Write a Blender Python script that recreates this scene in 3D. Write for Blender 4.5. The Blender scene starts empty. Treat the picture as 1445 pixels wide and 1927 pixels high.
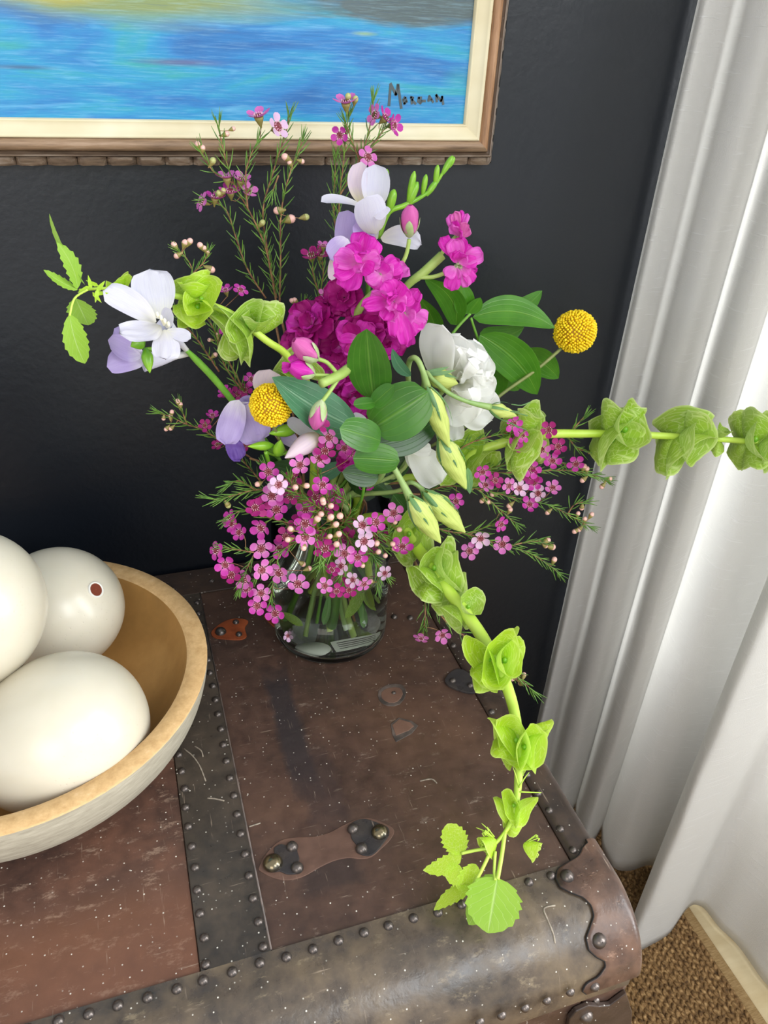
import bpy, math, random
from mathutils import Vector as V, Matrix, noise
R = random.Random(7)
# ---------------------------------------------------------------- camera
CAMZ = 0.55; FPX = 1450.0; PW, PH = 1445, 1927
yaw, pitch, roll = 0.346798, 0.569376, 0.0556826
fw = V((math.sin(yaw)*math.cos(pitch), math.cos(yaw)*math.cos(pitch), -math.sin(pitch)))
r0 = V((math.cos(yaw), -math.sin(yaw), 0)); u0 = r0.cross(fw)
rt = r0*math.cos(roll) + u0*math.sin(roll); up = -r0*math.sin(roll) + u0*math.cos(roll)
cam_loc = V((0, 0, CAMZ))
cd = bpy.data.cameras.new('camera'); cam = bpy.data.objects.new('camera', cd)
C = bpy.context.scene.collection; C.objects.link(cam)
cd.sensor_fit = 'VERTICAL'; cd.sensor_height = 24.0; cd.lens = FPX/PH*24.0; cd.clip_start = 0.01
M = Matrix((rt, up, -fw)).transposed().to_4x4(); M.translation = cam_loc
cam.matrix_world = M
S = bpy.context.scene; S.camera = cam
# ---------------------------------------------------------------- light
w = bpy.data.worlds.new('world'); S.world = w; w.use_nodes = True
bg = w.node_tree.nodes['Background']; bg.inputs[0].default_value = (0.93, 0.97, 1.0, 1); bg.inputs[1].default_value = 0.76
def area(name, loc, target, sx, sy, power, col):
    l = bpy.data.lights.new(name, 'AREA'); l.shape = 'RECTANGLE'; l.size = sx; l.size_y = sy
    l.energy = power; l.color = col
    o = bpy.data.objects.new(name, l); C.objects.link(o); o.location = loc
    o.rotation_euler = (V(target)-V(loc)).to_track_quat('-Z', 'Y').to_euler()
area('window_light', (1.0, -1.25, 1.45), (0.2, 0.5, 0.1), 1.1, 1.1, 26, (0.93, 0.97, 1.0))
area('room_light', (-0.8, -1.5, 0.95), (0.1, 0.6, 0.1), 1.2, 1.0, 14, (1.0, 0.93, 0.84))
area('glazing_light', (2.3, -0.15, 1.0), (0.7, 0.3, 0.2), 1.8, 2.2, 135, (0.95, 0.98, 1.0))
vs = S.view_settings; vs.view_transform = 'Standard'; vs.look = 'None'; vs.gamma = 1.0; vs.exposure = 0.35
vs.use_curve_mapping = False
S.cycles.sample_clamp_indirect = 0; S.cycles.transparent_max_bounces = 16; S.cycles.max_bounces = 14; S.cycles.transmission_bounces = 12
# ---------------------------------------------------------------- pixel helpers (a pixel of the photo and a depth give a point in the room)
def ray(x, y): return (rt*(x-PW/2) - up*(y-PH/2) + fw*FPX)/FPX
def onz(x, y, z=0.0): d = ray(x, y); return cam_loc + d*((z-CAMZ)/d.z)
def ony(x, y, Y): d = ray(x, y); return cam_loc + d*(Y/d.y)
def W(p):                                   # (px, py, k): k below 0.3 is a height above the trunk, else a depth from the camera
    return onz(p[0], p[1], p[2]) if p[2] < 0.3 else ony(p[0], p[1], p[2])
def mpp(P): return (P-cam_loc).dot(fw)/FPX  # metres per pixel there
# ---------------------------------------------------------------- materials
def hx(s):
    s = s.lstrip('#'); c = [int(s[i:i+2], 16)/255 for i in (0, 2, 4)]
    return tuple((x/12.92 if x <= 0.04045 else ((x+0.055)/1.055)**2.4) for x in c) + (1,)
class NT:
    def __init__(s, name):
        s.m = bpy.data.materials.new(name); s.m.use_nodes = True; s.t = s.m.node_tree
        s.b = s.t.nodes['Principled BSDF']; s.out = s.t.nodes['Material Output']
    def n(s, typ, **k):
        nd = s.t.nodes.new(typ)
        for a, b in k.items():
            if a in nd.inputs: nd.inputs[a].default_value = b
            else: setattr(nd, a, b)
        return nd
    def l(s, a, b): s.t.links.new(a, b)
    def coord(s, kind='Object', scale=(1, 1, 1), rot=(0, 0, 0)):
        if kind == 'World': src = s.n('ShaderNodeNewGeometry').outputs['Position']
        else: src = s.n('ShaderNodeTexCoord').outputs[kind]
        mp = s.n('ShaderNodeMapping'); mp.inputs['Scale'].default_value = scale; mp.inputs['Rotation'].default_value = rot
        s.l(src, mp.inputs[0]); return mp.outputs[0]
    def noise(s, vec, scale, detail=4, rough=0.55, dist=0):
        nd = s.n('ShaderNodeTexNoise'); nd.inputs['Scale'].default_value = scale; nd.inputs['Detail'].default_value = detail
        nd.inputs['Roughness'].default_value = rough; nd.inputs['Distortion'].default_value = dist
        s.l(vec, nd.inputs['Vector']); return nd.outputs['Fac']
    def ramp(s, fac, stops, interp='LINEAR'):
        nd = s.n('ShaderNodeValToRGB'); e = nd.color_ramp.elements; nd.color_ramp.interpolation = interp
        while len(e) < len(stops): e.new(0.5)
        for q, (p, c) in zip(e, stops): q.position = p; q.color = hx(c) if isinstance(c, str) else (c, c, c, 1)
        s.l(fac, nd.inputs[0]); return nd.outputs[0]
    def mix(s, fac, a, b, mode='MIX'):
        nd = s.n('ShaderNodeMix', data_type='RGBA', blend_type=mode)
        for i, x in ((0, fac), (6, a), (7, b)):
            if isinstance(x, (int, float)): nd.inputs[i].default_value = x
            elif isinstance(x, str): nd.inputs[i].default_value = hx(x)
            else: s.l(x, nd.inputs[i])
        return nd.outputs[2]
    def math(s, op, a, b=0.0, c=None):
        nd = s.n('ShaderNodeMath', operation=op)
        for i, x in enumerate((a, b) if c is None else (a, b, c)):
            if isinstance(x, (int, float)): nd.inputs[i].default_value = x
            else: s.l(x, nd.inputs[i])
        return nd.outputs[0]
    def bump(s, h, strength=0.3, dist=0.001):
        nd = s.n('ShaderNodeBump'); nd.inputs['Strength'].default_value = strength; nd.inputs['Distance'].default_value = dist
        s.l(h, nd.inputs['Height']); s.l(nd.outputs[0], s.b.inputs['Normal'])
    def base(s, c):
        if isinstance(c, str): s.b.inputs['Base Color'].default_value = hx(c)
        else: s.l(c, s.b.inputs['Base Color'])
    def set(s, **k):
        for a, b in k.items():
            a = a.replace('_', ' ')
            if hasattr(b, 'is_linked'): s.l(b, s.b.inputs[a])
            else: s.b.inputs[a].default_value = b
        return s
    def translucent(s, col, f):
        t = s.n('ShaderNodeBsdfTranslucent'); mx = s.n('ShaderNodeMixShader'); mx.inputs[0].default_value = f
        if isinstance(col, str): t.inputs[0].default_value = hx(col)
        else: s.l(col, t.inputs[0])
        s.l(s.b.outputs[0], mx.inputs[1]); s.l(t.outputs[0], mx.inputs[2]); s.l(mx.outputs[0], s.out.inputs[0])
def plain(name, c, rough=0.5, metal=0.0, c2=None, sc=60, **k):
    t = NT(name)
    if c2: t.base(t.ramp(t.noise(t.coord(), sc, 3), [(0.35, c), (0.65, c2)]))
    else: t.base(c)
    t.set(Roughness=rough, Metallic=metal, **k); return t.m
def petal_mat(name, base_c, tip_c, vein=0.25, veinc=None, f=0.3, rough=0.5, scale=9):
    t = NT(name); uv = t.n('ShaderNodeTexCoord').outputs['UV']
    sx = t.n('ShaderNodeSeparateXYZ'); t.l(uv, sx.inputs[0])
    c = t.ramp(sx.outputs[0], [(0.0, base_c), (0.45, tip_c)])
    mp = t.n('ShaderNodeMapping'); mp.inputs['Scale'].default_value = (0.7, scale, 1); t.l(uv, mp.inputs[0])
    v = t.noise(mp.outputs[0], 3.0, 2)
    c = t.mix(t.math('MULTIPLY', t.ramp(v, [(0.45, 0.0), (0.7, 1.0)]), vein), c, veinc or base_c)
    t.base(c); t.set(Roughness=rough); t.b.inputs['Specular IOR Level'].default_value = 0.3
    t.bump(v, 0.25, 0.0008); t.translucent(c, f); return t.m
def leaf_mat(name, a, b, vein, rough=0.35, f=0.25, net=0, side=5.0, par=0):
    t = NT(name); uv = t.n('ShaderNodeTexCoord').outputs['UV']
    sx = t.n('ShaderNodeSeparateXYZ'); t.l(uv, sx.inputs[0]); u_, v_ = sx.outputs[0], sx.outputs[1]
    av = t.math('ABSOLUTE', t.math('SUBTRACT', v_, 0.5))
    c = t.ramp(t.noise(t.coord(), 45, 3), [(0.3, a), (0.7, b)])
    mid = t.ramp(av, [(0.0, 1.0), (0.035, 0.0)])
    if net:
        vo = t.n('ShaderNodeTexVoronoi', feature='DISTANCE_TO_EDGE'); vo.inputs['Scale'].default_value = net
        t.l(uv, vo.inputs['Vector']); ns = t.ramp(vo.outputs['Distance'], [(0.0, 1.0), (0.07, 0.0)])
        edge = t.ramp(u_, [(0.93, 0.0), (1.0, 1.0)])
        k = t.math('MULTIPLY', t.math('MAXIMUM', t.math('MULTIPLY', ns, 0.75), edge), 0.65); h = ns
    else:
        ph = t.math('SUBTRACT', t.math('MULTIPLY', u_, side), t.math('MULTIPLY', av, side*0.9))
        w1 = t.math('ABSOLUTE', t.math('SUBTRACT', t.math('FRACT', ph), 0.5))
        sv = t.ramp(w1, [(0.0, 1.0), (0.07, 0.0)])
        if par:
            pv = t.math('ABSOLUTE', t.math('SUBTRACT', t.math('FRACT', t.math('MULTIPLY', av, par)), 0.5)); sv = t.ramp(pv, [(0.0, 1.0), (0.12, 0.0)])
        k = t.math('MULTIPLY', t.math('MAXIMUM', mid, t.math('MULTIPLY', sv, 0.3 if par else 0.55)), 0.5 if par else 0.6); h = t.math('MAXIMUM', mid, t.math('MULTIPLY', sv, 0.35 if par else 1.0))
    c = t.mix(k, c, vein); t.base(c); t.set(Roughness=rough)
    t.bump(h, 0.3, -0.0008); t.translucent(t.mix(0.5, c, vein), f); return t.m
MAT = {}
# painted wall
t = NT('navy_wall_paint'); t.base('#0e131b'); t.set(Roughness=0.38)
t.bump(t.noise(t.coord('World'), 120, 3), 0.18, 0.002); MAT['wall'] = t.m
MAT['pale_wall'] = plain('pale_wall_paint', '#d8d5cc', 0.7)
t = NT('pale_floor'); c = t.coord('World', (3, 14, 1)); t.base(t.ramp(t.noise(c, 3, 5), [(0.3, '#c9b48a'), (0.7, '#ddcda8')])); t.set(Roughness=0.45); MAT['floor'] = t.m
t = NT('jute'); t.base(t.ramp(t.noise(t.coord('World'), 160, 3), [(0.3, '#4f381f'), (0.5, '#80613a'), (0.72, '#b39264')])); t.set(Roughness=0.9); MAT['jute'] = t.m
t = NT('jute_tape'); t.base(t.ramp(t.noise(t.coord('World', (1, 9, 1)), 90, 3), [(0.3, '#84683f'), (0.7, '#a98d62')])); t.set(Roughness=0.85); MAT['tape'] = t.m
# curtain linen with slubs
t = NT('white_slub_linen'); uv = t.coord('UV', (1, 1, 1))
def slub(sx, sy, lo, hi):
    mp = t.n('ShaderNodeMapping'); mp.inputs['Scale'].default_value = (sx, sy, 1); t.l(uv, mp.inputs[0])
    return t.ramp(t.noise(mp.outputs[0], 1.0, 2), [(lo, 0.0), (hi, 1.0)])
s1 = slub(900, 22, 0.60, 0.70); s2 = slub(1500, 900, 0.4, 0.6)
h = t.math('ADD', s1, t.math('MULTIPLY', s2, 0.35))
t.base(t.mix(s1, '#ebeae8', '#ffffff')); t.set(Roughness=0.85); t.bump(h, 0.6, 0.0012)
t.translucent('#fbfaf7', 0.5); MAT['linen'] = t.m
# picture
def wood(name, a, b, c_, sc=1.0, rough=0.5, axis=0):
    t = NT(name); s_ = [60*sc]*3; s_[axis] = 5*sc; v = t.coord('World', tuple(s_)); n1 = t.noise(v, 3, 5, 0.65)
    t.base(t.ramp(n1, [(0.3, a), (0.52, b), (0.75, c_)])); t.set(Roughness=rough); t.bump(n1, 0.35, 0.0012); return t.m
MAT['fr_h'] = wood('frame_brown_h', '#5a4534', '#8f745a', '#b09780'); MAT['fr_v'] = wood('frame_brown_v', '#6a4c34', '#9c7452', '#bb9878', axis=2)
MAT['bl_h'] = wood('carved_block_h', '#3d3128', '#73604f', '#a3978a'); MAT['bl_v'] = wood('carved_block_v', '#4a3e33', '#85766a', '#a99f92', axis=2)
MAT['liner'] = plain('cream_liner', '#cfc3a0', 0.5, c2='#ddd5b8', sc=14)
t = NT('sea_painting'); P_ = t.n('ShaderNodeNewGeometry').outputs['Position']
def mpv(sx, sz, oz=0):
    mp = t.n('ShaderNodeMapping'); mp.inputs['Scale'].default_value = (sx, 1, sz); mp.inputs['Location'].default_value = (oz, 0, 0); t.l(P_, mp.inputs[0]); return mp.outputs[0]
big = t.noise(mpv(4, 22), 1.6, 4, 0.6, 0.4); fine = t.noise(mpv(20, 380), 1.5, 4, 0.7); mid_ = t.noise(mpv(7, 55, 3), 1.5, 3, 0.6, 0.6)
c = t.ramp(big, [(0.28, '#1c5a9c'), (0.42, '#2478b8'), (0.54, '#2590bd'), (0.64, '#2f9aa3'), (0.78, '#2778b4')])
c = t.mix(t.ramp(mid_, [(0.6, 0.0), (0.82, 0.6)]), c, '#7ec3e6'); c = t.mix(t.ramp(mid_, [(0.2, 0.5), (0.36, 0.0)]), c, '#2c62b4')
sp = t.n('ShaderNodeSeparateXYZ'); t.l(P_, sp.inputs[0]); X_, Z_ = sp.outputs[0], sp.outputs[2]
def blob(cx, cz, rx, rz, soft=0.6, wob=0.5):       # an elliptical brush patch on the canvas
    dx = t.math('DIVIDE', t.math('SUBTRACT', X_, cx), rx); dz = t.math('DIVIDE', t.math('SUBTRACT', Z_, cz), rz)
    d = t.math('SQRT', t.math('ADD', t.math('MULTIPLY', dx, dx), t.math('MULTIPLY', dz, dz)))
    d = t.math('ADD', d, t.math('MULTIPLY', t.math('SUBTRACT', mid_, 0.5), wob*2))
    return t.ramp(d, [(max(0, 1-soft), 1.0), (1.0, 0.0)])
c = t.mix(blob(0.04, 0.553, 0.15, 0.022, 0.7), c, '#7f8f5c'); c = t.mix(blob(-0.03, 0.556, 0.06, 0.010, 0.7), c, '#a8a04a')
c = t.mix(blob(0.265, 0.567, 0.12, 0.024, 0.35), c, '#4f5f62'); c = t.mix(blob(0.30, 0.585, 0.12, 0.04, 0.35), c, '#49585a')
c = t.mix(t.math('MULTIPLY', blob(0.07, 0.512, 0.045, 0.0035, 0.8, 0.25), 0.8), c, '#5b5a86')
c = t.mix(t.math('MULTIPLY', blob(-0.05, 0.505, 0.03, 0.0022, 0.8, 0.25), 0.8), c, '#3a5a80')
c = t.mix(t.math('MULTIPLY', blob(0.225, 0.538, 0.014, 0.002, 0.8, 0.3), 0.7), c, '#8fae6a')
c = t.mix(t.math('MULTIPLY', blob(0.315, 0.505, 0.02, 0.012, 0.9), 0.5), c, '#35a8a8')
c = t.mix(t.math('MULTIPLY', t.ramp(fine, [(0.5, 0.0), (0.8, 1.0)]), 0.28), c, '#a7d8f0'); c = t.mix(t.math('MULTIPLY', t.ramp(fine, [(0.25, 1.0), (0.45, 0.0)]), 0.3), c, '#174f86')
t.base(c); t.set(Roughness=0.4); t.bump(fine, 0.25, 0.0008); MAT['painting'] = t.m
MAT['ink'] = plain('dark_paint', '#465359', 0.5)
# trunk
def leather(name, a, b, c_, rough=0.42, worn='#a08c7a', wornlev=0.66, speck=True, big=7, stain=None):
    t = NT(name); P_ = t.coord('World'); n1 = t.noise(P_, big, 6, 0.6, 0.3); n2 = t.noise(P_, 70, 4, 0.6)
    c = t.ramp(n1, [(0.32, a), (0.5, b), (0.68, c_)]); c = t.mix(0.35, c, t.ramp(n2, [(0.3, a), (0.7, c_)]))
    wr = t.ramp(t.noise(t.coord('World', (1, 2.2, 1), (0, 0, 0.3)), 38, 6, 0.8), [(wornlev, 0.0), (wornlev+0.1, 0.55)]); c = t.mix(wr, c, worn)
    if stain:
        sx = t.n('ShaderNodeSeparateXYZ'); t.l(P_, sx.inputs[0])
        for (px, py, wx, wy, col, amt) in stain:
            q = onz(px, py); g = t.math('MAXIMUM', t.math('ABSOLUTE', t.math('DIVIDE', t.math('SUBTRACT', sx.outputs[0], q.x), wx)), t.math('ABSOLUTE', t.math('DIVIDE', t.math('SUBTRACT', sx.outputs[1], q.y), wy)))
            g = t.math('ADD', g, t.math('MULTIPLY', t.math('SUBTRACT', n1, 0.5), 0.9)); g = t.math('ADD', g, t.math('MULTIPLY', t.math('SUBTRACT', n2, 0.5), 0.5))
            c = t.mix(t.math('MULTIPLY', t.ramp(g, [(0.55, 1.0), (1.0, 0.0)]), amt), c, col)
    sc = t.noise(t.coord('World', (260, 18, 1), (0, 0, 0.9)), 1.2, 3, 0.7); sc2 = t.noise(t.coord('World', (20, 300, 1), (0, 0, 0.35)), 1.1, 3, 0.7)
    c = t.mix(t.ramp(t.math('MAXIMUM', sc, sc2), [(0.66, 0.0), (0.76, 0.45)]), c, '#b9a692')
    if speck:
        vo = t.n('ShaderNodeTexVoronoi'); vo.inputs['Scale'].default_value = 240; vo.inputs['Randomness'].default_value = 1; t.l(P_, vo.inputs['Vector'])
        rnd = t.math('MULTIPLY', t.ramp(vo.outputs['Distance'], [(0.09, 1.0), (0.17, 0.0)]), t.ramp(t.n_sep(vo), [(0.62, 0.0), (0.95, 1.0)]))
        c = t.mix(rnd, c, '#ded8cc')
    t.base(c); t.set(Roughness=t.ramp(n2, [(0.3, rough-0.08), (0.7, rough+0.14)])); t.b.inputs['Specular IOR Level'].default_value = 0.45
    t.bump(t.math('ADD', n2, t.math('MULTIPLY', n1, 2.0)), 0.35, 0.0012); return t.m
def n_sep(self, vo):
    s_ = self.n('ShaderNodeSeparateXYZ'); self.l(vo.outputs['Color'], s_.inputs[0]); return s_.outputs[0]
NT.n_sep = n_sep
MAT['leather'] = leather('oxblood_leather', '#342823', '#4a362e', '#624839', worn='#9a8a7c', wornlev=0.60, stain=[(545, 1370, 0.014, 0.085, '#2e2a2c', 0.8), (600, 1480, 0.02, 0.05, '#382d2c', 0.5), (620, 1640, 0.03, 0.018, '#2f2726', 0.6)])
MAT['leather_left'] = leather('worn_leather', '#362a27', '#4e3830', '#6f4c3c', worn='#a08876', wornlev=0.55, big=10, stain=[(150, 1870, 0.20, 0.075, '#7a5039', 0.5)])
MAT['strap'] = leather('black_strap', '#2a2623', '#3e3731', '#574b3f', rough=0.34, worn='#8a8071', wornlev=0.64, big=14)
MAT['binding'] = leather('worn_metal_binding', '#2c2a2a', '#51463d', '#74644f', rough=0.28, worn='#8f8068', wornlev=0.58, big=16)
MAT['side_binding'] = leather('dark_binding', '#292322', '#3b302c', '#5a4636', rough=0.36, worn='#8a715a')
MAT['bracket'] = leather('brown_bracket', '#2e2320', '#48352d', '#6f5343', rough=0.32, worn='#a88672', wornlev=0.60, big=26)
MAT['patch'] = leather('bare_leather', '#4c3830', '#62483c', '#78594a', rough=0.5, speck=False)
MAT['rust'] = leather('rusty_leather', '#6b3016', '#8f4420', '#a8552c', rough=0.55, speck=False, big=40)
MAT['rivet'] = plain('dark_rivet_metal', '#6e6560', 0.32, 0.75, c2='#4d4744')
MAT['brass'] = plain('tarnished_brass', '#8c7d5c', 0.22, 0.9, c2='#5d5a52')
MAT['plate'] = leather('blackened_plate', '#252325', '#333032', '#433c38', rough=0.3, big=40, speck=False)
MAT['groove'] = plain('dark_seam', '#120e0c', 0.8)
MAT['lip'] = plain('worn_lip', '#6d5f58', 0.5, c2='#3e3733')
# bowl, eggs, glass
t = NT('bowl_inside'); n1 = t.noise(t.coord('World'), 9, 5, 0.6); t.base(t.ramp(n1, [(0.3, '#8d6b3a'), (0.55, '#b18449'), (0.72, '#c8995a')])); t.set(Roughness=0.5); t.bump(t.noise(t.coord('World'), 140, 3), 0.15, 0.001); MAT['bowl_in'] = t.m
t = NT('bowl_rim'); v = t.coord('World', (40, 40, 200)); n1 = t.noise(v, 3, 5, 0.7); t.base(t.ramp(n1, [(0.3, '#b8925f'), (0.6, '#d0ab78'), (0.8, '#dfc096')])); t.set(Roughness=0.6); t.bump(n1, 0.2, 0.0006); MAT['bowl_rim'] = t.m
t = NT('bowl_outside'); n1 = t.noise(t.coord('World', (20, 20, 120)), 3, 5, 0.7); t.base(t.ramp(n1, [(0.3, '#978f7e'), (0.6, '#b0a896'), (0.8, '#c2baa8')])); t.set(Roughness=0.7); MAT['bowl_out'] = t.m
t = NT('eggshell'); P_ = t.coord('Object'); vo = t.n('ShaderNodeTexVoronoi'); vo.inputs['Scale'].default_value = 230; t.l(P_, vo.inputs['Vector'])
pit = t.ramp(vo.outputs['Distance'], [(0.0, 0.0), (0.2, 1.0)]); msk = t.ramp(t.noise(P_, 14, 3), [(0.5, 0.0), (0.62, 1.0)])
pm = t.math('MULTIPLY', t.math('SUBTRACT', 1.0, pit), msk)
c = t.ramp(t.noise(P_, 10, 4), [(0.3, '#c3bba6'), (0.7, '#d1cab9')]); c = t.mix(t.math('MULTIPLY', pm, 0.35), c, '#b5ad98')
c = t.mix(t.ramp(t.noise(P_, 60, 5, 0.75), [(0.72, 0.0), (0.8, 0.35)]), c, '#b9b3a6')
t.base(c); t.set(Roughness=0.27); t.b.inputs['Subsurface Weight'].default_value = 0.08; t.b.inputs['Subsurface Radius'].default_value = (0.02, 0.012, 0.006); t.b.inputs['Subsurface Scale'].default_value = 0.5
t.bump(t.math('MULTIPLY', pm, -1.0), 0.25, 0.0006); MAT['egg'] = t.m
MAT['hole'] = plain('egg_hole', '#6b2a10', 0.8)
t = NT('clear_glass'); t.base('#fdfffd'); t.set(Roughness=0.0, IOR=1.47); t.b.inputs['Transmission Weight'].default_value = 1; MAT['glass'] = t.m
t = NT('vase_water'); t.base('#f9fef4'); t.set(Roughness=0.0, IOR=1.33); t.b.inputs['Transmission Weight'].default_value = 1; MAT['water'] = t.m
# ---------------------------------------------------------------- mesh building
WM = {}
def link(name, me, mat, parent=None, mw=None):
    o = bpy.data.objects.new(name, me); C.objects.link(o)
    mw = mw or Matrix(); WM[o] = mw
    if mat is not None and len(me.materials) == 0:
        for m in (mat if isinstance(mat, (list, tuple)) else [mat]): me.materials.append(m)
    if parent is not None: o.parent = parent; o.matrix_basis = WM[parent].inverted() @ mw
    else: o.matrix_basis = mw
    return o
def thing(name, label, cat, loc, group=None):
    o = bpy.data.objects.new(name, None); C.objects.link(o); o.empty_display_size = 0.02
    mw = Matrix.Translation(loc); WM[o] = mw; o.matrix_basis = mw
    tag(o, label, cat, group); return o
def tag(o, label, cat, group=None):
    o['label'] = label; o['category'] = cat
    if group: o['group'] = group
    return o
class MB:
    def __init__(s): s.v = []; s.f = []; s.uv = []; s.mi = []; s.cur = 0
    def face(s, idx, uvs=None):
        s.f.append(idx); s.uv.extend(uvs or [(0.5, 0.5)]*len(idx)); s.mi.append(s.cur)
    def grid(s, pts, closeu=False, closev=False, flip=False):   # pts[i][j]
        n, m = len(pts), len(pts[0]); b = len(s.v)
        for row in pts: s.v.extend(row)
        for i in range(n if closeu else n-1):
            for j in range(m if closev else m-1):
                i2, j2 = (i+1) % n, (j+1) % m
                q = (b+i*m+j, b+i*m+j2, b+i2*m+j2, b+i2*m+j)
                uv = [(i/(n-1), j/(m-1)), (i/(n-1), (j+1)/(m-1)), ((i+1)/(n-1), (j+1)/(m-1)), ((i+1)/(n-1), j/(m-1))]
                if flip: q = q[::-1]; uv = uv[::-1]
                s.face(q, uv)
    def tube(s, pts, rad, n=8, sub=4, caps=True):
        pts = [V(p) for p in pts]
        if not isinstance(rad, (list, tuple)): rad = [rad]*len(pts)
        if sub > 1 and len(pts) > 2: pts, rad = smooth(pts, rad, sub)
        rows = []; t0 = (pts[1]-pts[0]).normalized(); a = t0.orthogonal().normalized()
        for i, p in enumerate(pts):
            t_ = (pts[min(i+1, len(pts)-1)]-pts[max(i-1, 0)])
            t_ = t_.normalized() if t_.length > 1e-9 else t0
            a = (a - t_*a.dot(t_)); a = a.normalized() if a.length > 1e-6 else t_.orthogonal().normalized()
            b = t_.cross(a); rows.append([p+(a*math.cos(k*2*math.pi/n)+b*math.sin(k*2*math.pi/n))*rad[i] for k in range(n)])
        s.grid(rows, closev=True)
        if caps:
            b0 = len(s.v)-len(rows)*n; s.face(tuple(b0+k for k in range(n))[::-1]); s.face(tuple(len(s.v)-n+k for k in range(n)))
    def sphere(s, c, rx, ry=None, rz=None, n=10, m=6, M_=None):
        ry = ry or rx; rz = rz or rx; rows = []
        for i in range(m+1):
            th = math.pi*i/m; row = []
            for j in range(n):
                p = V((rx*math.sin(th)*math.cos(2*math.pi*j/n), ry*math.sin(th)*math.sin(2*math.pi*j/n), rz*math.cos(th)))
                row.append((M_ @ p if M_ else p)+V(c))
            rows.append(row)
        s.grid(rows, closev=True, flip=True)
    def lathe(s, prof, n=48, M_=None, close=False):
        rows = []
        for (r, z) in prof:
            row = [V((r*math.cos(2*math.pi*j/n), r*math.sin(2*math.pi*j/n), z)) for j in range(n)]
            rows.append([M_ @ p for p in row] if M_ else row)
        s.grid(rows, closeu=close, closev=True)
    def box(s, a, b):
        x0, y0, z0 = a; x1, y1, z1 = b; k = len(s.v)
        s.v += [V((x0,y0,z0)), V((x1,y0,z0)), V((x1,y1,z0)), V((x0,y1,z0)), V((x0,y0,z1)), V((x1,y0,z1)), V((x1,y1,z1)), V((x0,y1,z1))]
        for q in ((0,3,2,1), (4,5,6,7), (0,1,5,4), (1,2,6,5), (2,3,7,6), (3,0,4,7)): s.face(tuple(k+i for i in q))
    def prism(s, poly, z0, z1):                                # polygon (x, y) raised from z0 to z1
        k = len(s.v); n = len(poly)
        s.v += [V((x, y, z0)) for x, y in poly] + [V((x, y, z1)) for x, y in poly]
        s.face(tuple(range(k, k+n))[::-1]); s.face(tuple(range(k+n, k+2*n)))
        for i in range(n): j = (i+1) % n; s.face((k+i, k+j, k+n+j, k+n+i))
    def mesh(s, name, origin=None, smoothit=True, weld=False):
        o = V(origin) if origin is not None else V((0, 0, 0))
        me = bpy.data.meshes.new(name); me.from_pydata([tuple(p-o) for p in s.v], [], s.f)
        uvl = me.uv_layers.new(name='UVMap'); flat = [c for uv in s.uv for c in uv]; uvl.data.foreach_set('uv', flat)
        me.polygons.foreach_set('material_index', s.mi)
        if smoothit: me.polygons.foreach_set('use_smooth', [True]*len(s.f))
        me.update(); return me
    def build(s, name, mat, parent=None, origin=None, smoothit=True, bevel=0, kind=None):
        if origin is None: origin = s.v[0]
        o = link(name, s.mesh(name, origin, smoothit), mat, parent, Matrix.Translation(origin))
        if bevel:
            b = o.modifiers.new('bevel', 'BEVEL'); b.width = bevel; b.segments = 2; b.limit_method = 'ANGLE'
        if kind: o['kind'] = kind
        return o
def smooth(pts, rad, sub):
    P, Q = [], []; n = len(pts)
    for i in range(n-1):
        p0, p1, p2, p3 = pts[max(i-1, 0)], pts[i], pts[i+1], pts[min(i+2, n-1)]
        for k in range(sub):
            t = k/sub
            P.append(0.5*((2*p1)+(p2-p0)*t+(2*p0-5*p1+4*p2-p3)*t*t+(3*p1-p0-3*p2+p3)*t**3)); Q.append(rad[i]*(1-t)+rad[i+1]*t)
    P.append(pts[-1]); Q.append(rad[-1]); return P, Q
def sm2(poly, sub=4):                                          # closed smooth 2-D outline
    n = len(poly); out = []; pts = [V((p[0], p[1], 0)) for p in poly]
    for i in range(n):
        p0, p1, p2, p3 = pts[i-1], pts[i], pts[(i+1) % n], pts[(i+2) % n]
        for k in range(sub):
            t = k/sub; q = 0.5*((2*p1)+(p2-p0)*t+(2*p0-5*p1+4*p2-p3)*t*t+(3*p1-p0-3*p2+p3)*t**3); out.append((q.x, q.y))
    return out
# ================================================================ THE ROOM
WALL = 0.745; FLOOR = -0.60; TX = 0.305
def struct(o): o['kind'] = 'structure'; return o
b = MB(); b.box((-1.8, WALL, FLOOR), (1.05, WALL+0.08, 1.9)); struct(b.build('wall_back', MAT['wall'], smoothit=False))
b = MB()
for a, c_ in (((0.95, -0.9, FLOOR), (1.05, -0.7, 1.9)), ((0.95, 0.62, FLOOR), (1.05, WALL, 1.9)), ((0.95, -0.7, 1.55), (1.05, 0.62, 1.9)), ((0.95, -0.7, FLOOR), (1.05, 0.62, -0.12))): b.box(a, c_)
struct(b.build('wall_right', MAT['pale_wall'], smoothit=False))
b = MB(); b.box((-1.8, -1.6, FLOOR-0.05), (1.05, WALL, FLOOR)); struct(b.build('floor', MAT['floor'], smoothit=False))
b = MB(); b.box((-1.8, WALL-0.012, FLOOR), (0.95, WALL, FLOOR+0.09)); struct(b.build('baseboard_back', MAT['wall'], smoothit=False, bevel=0.002))
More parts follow.
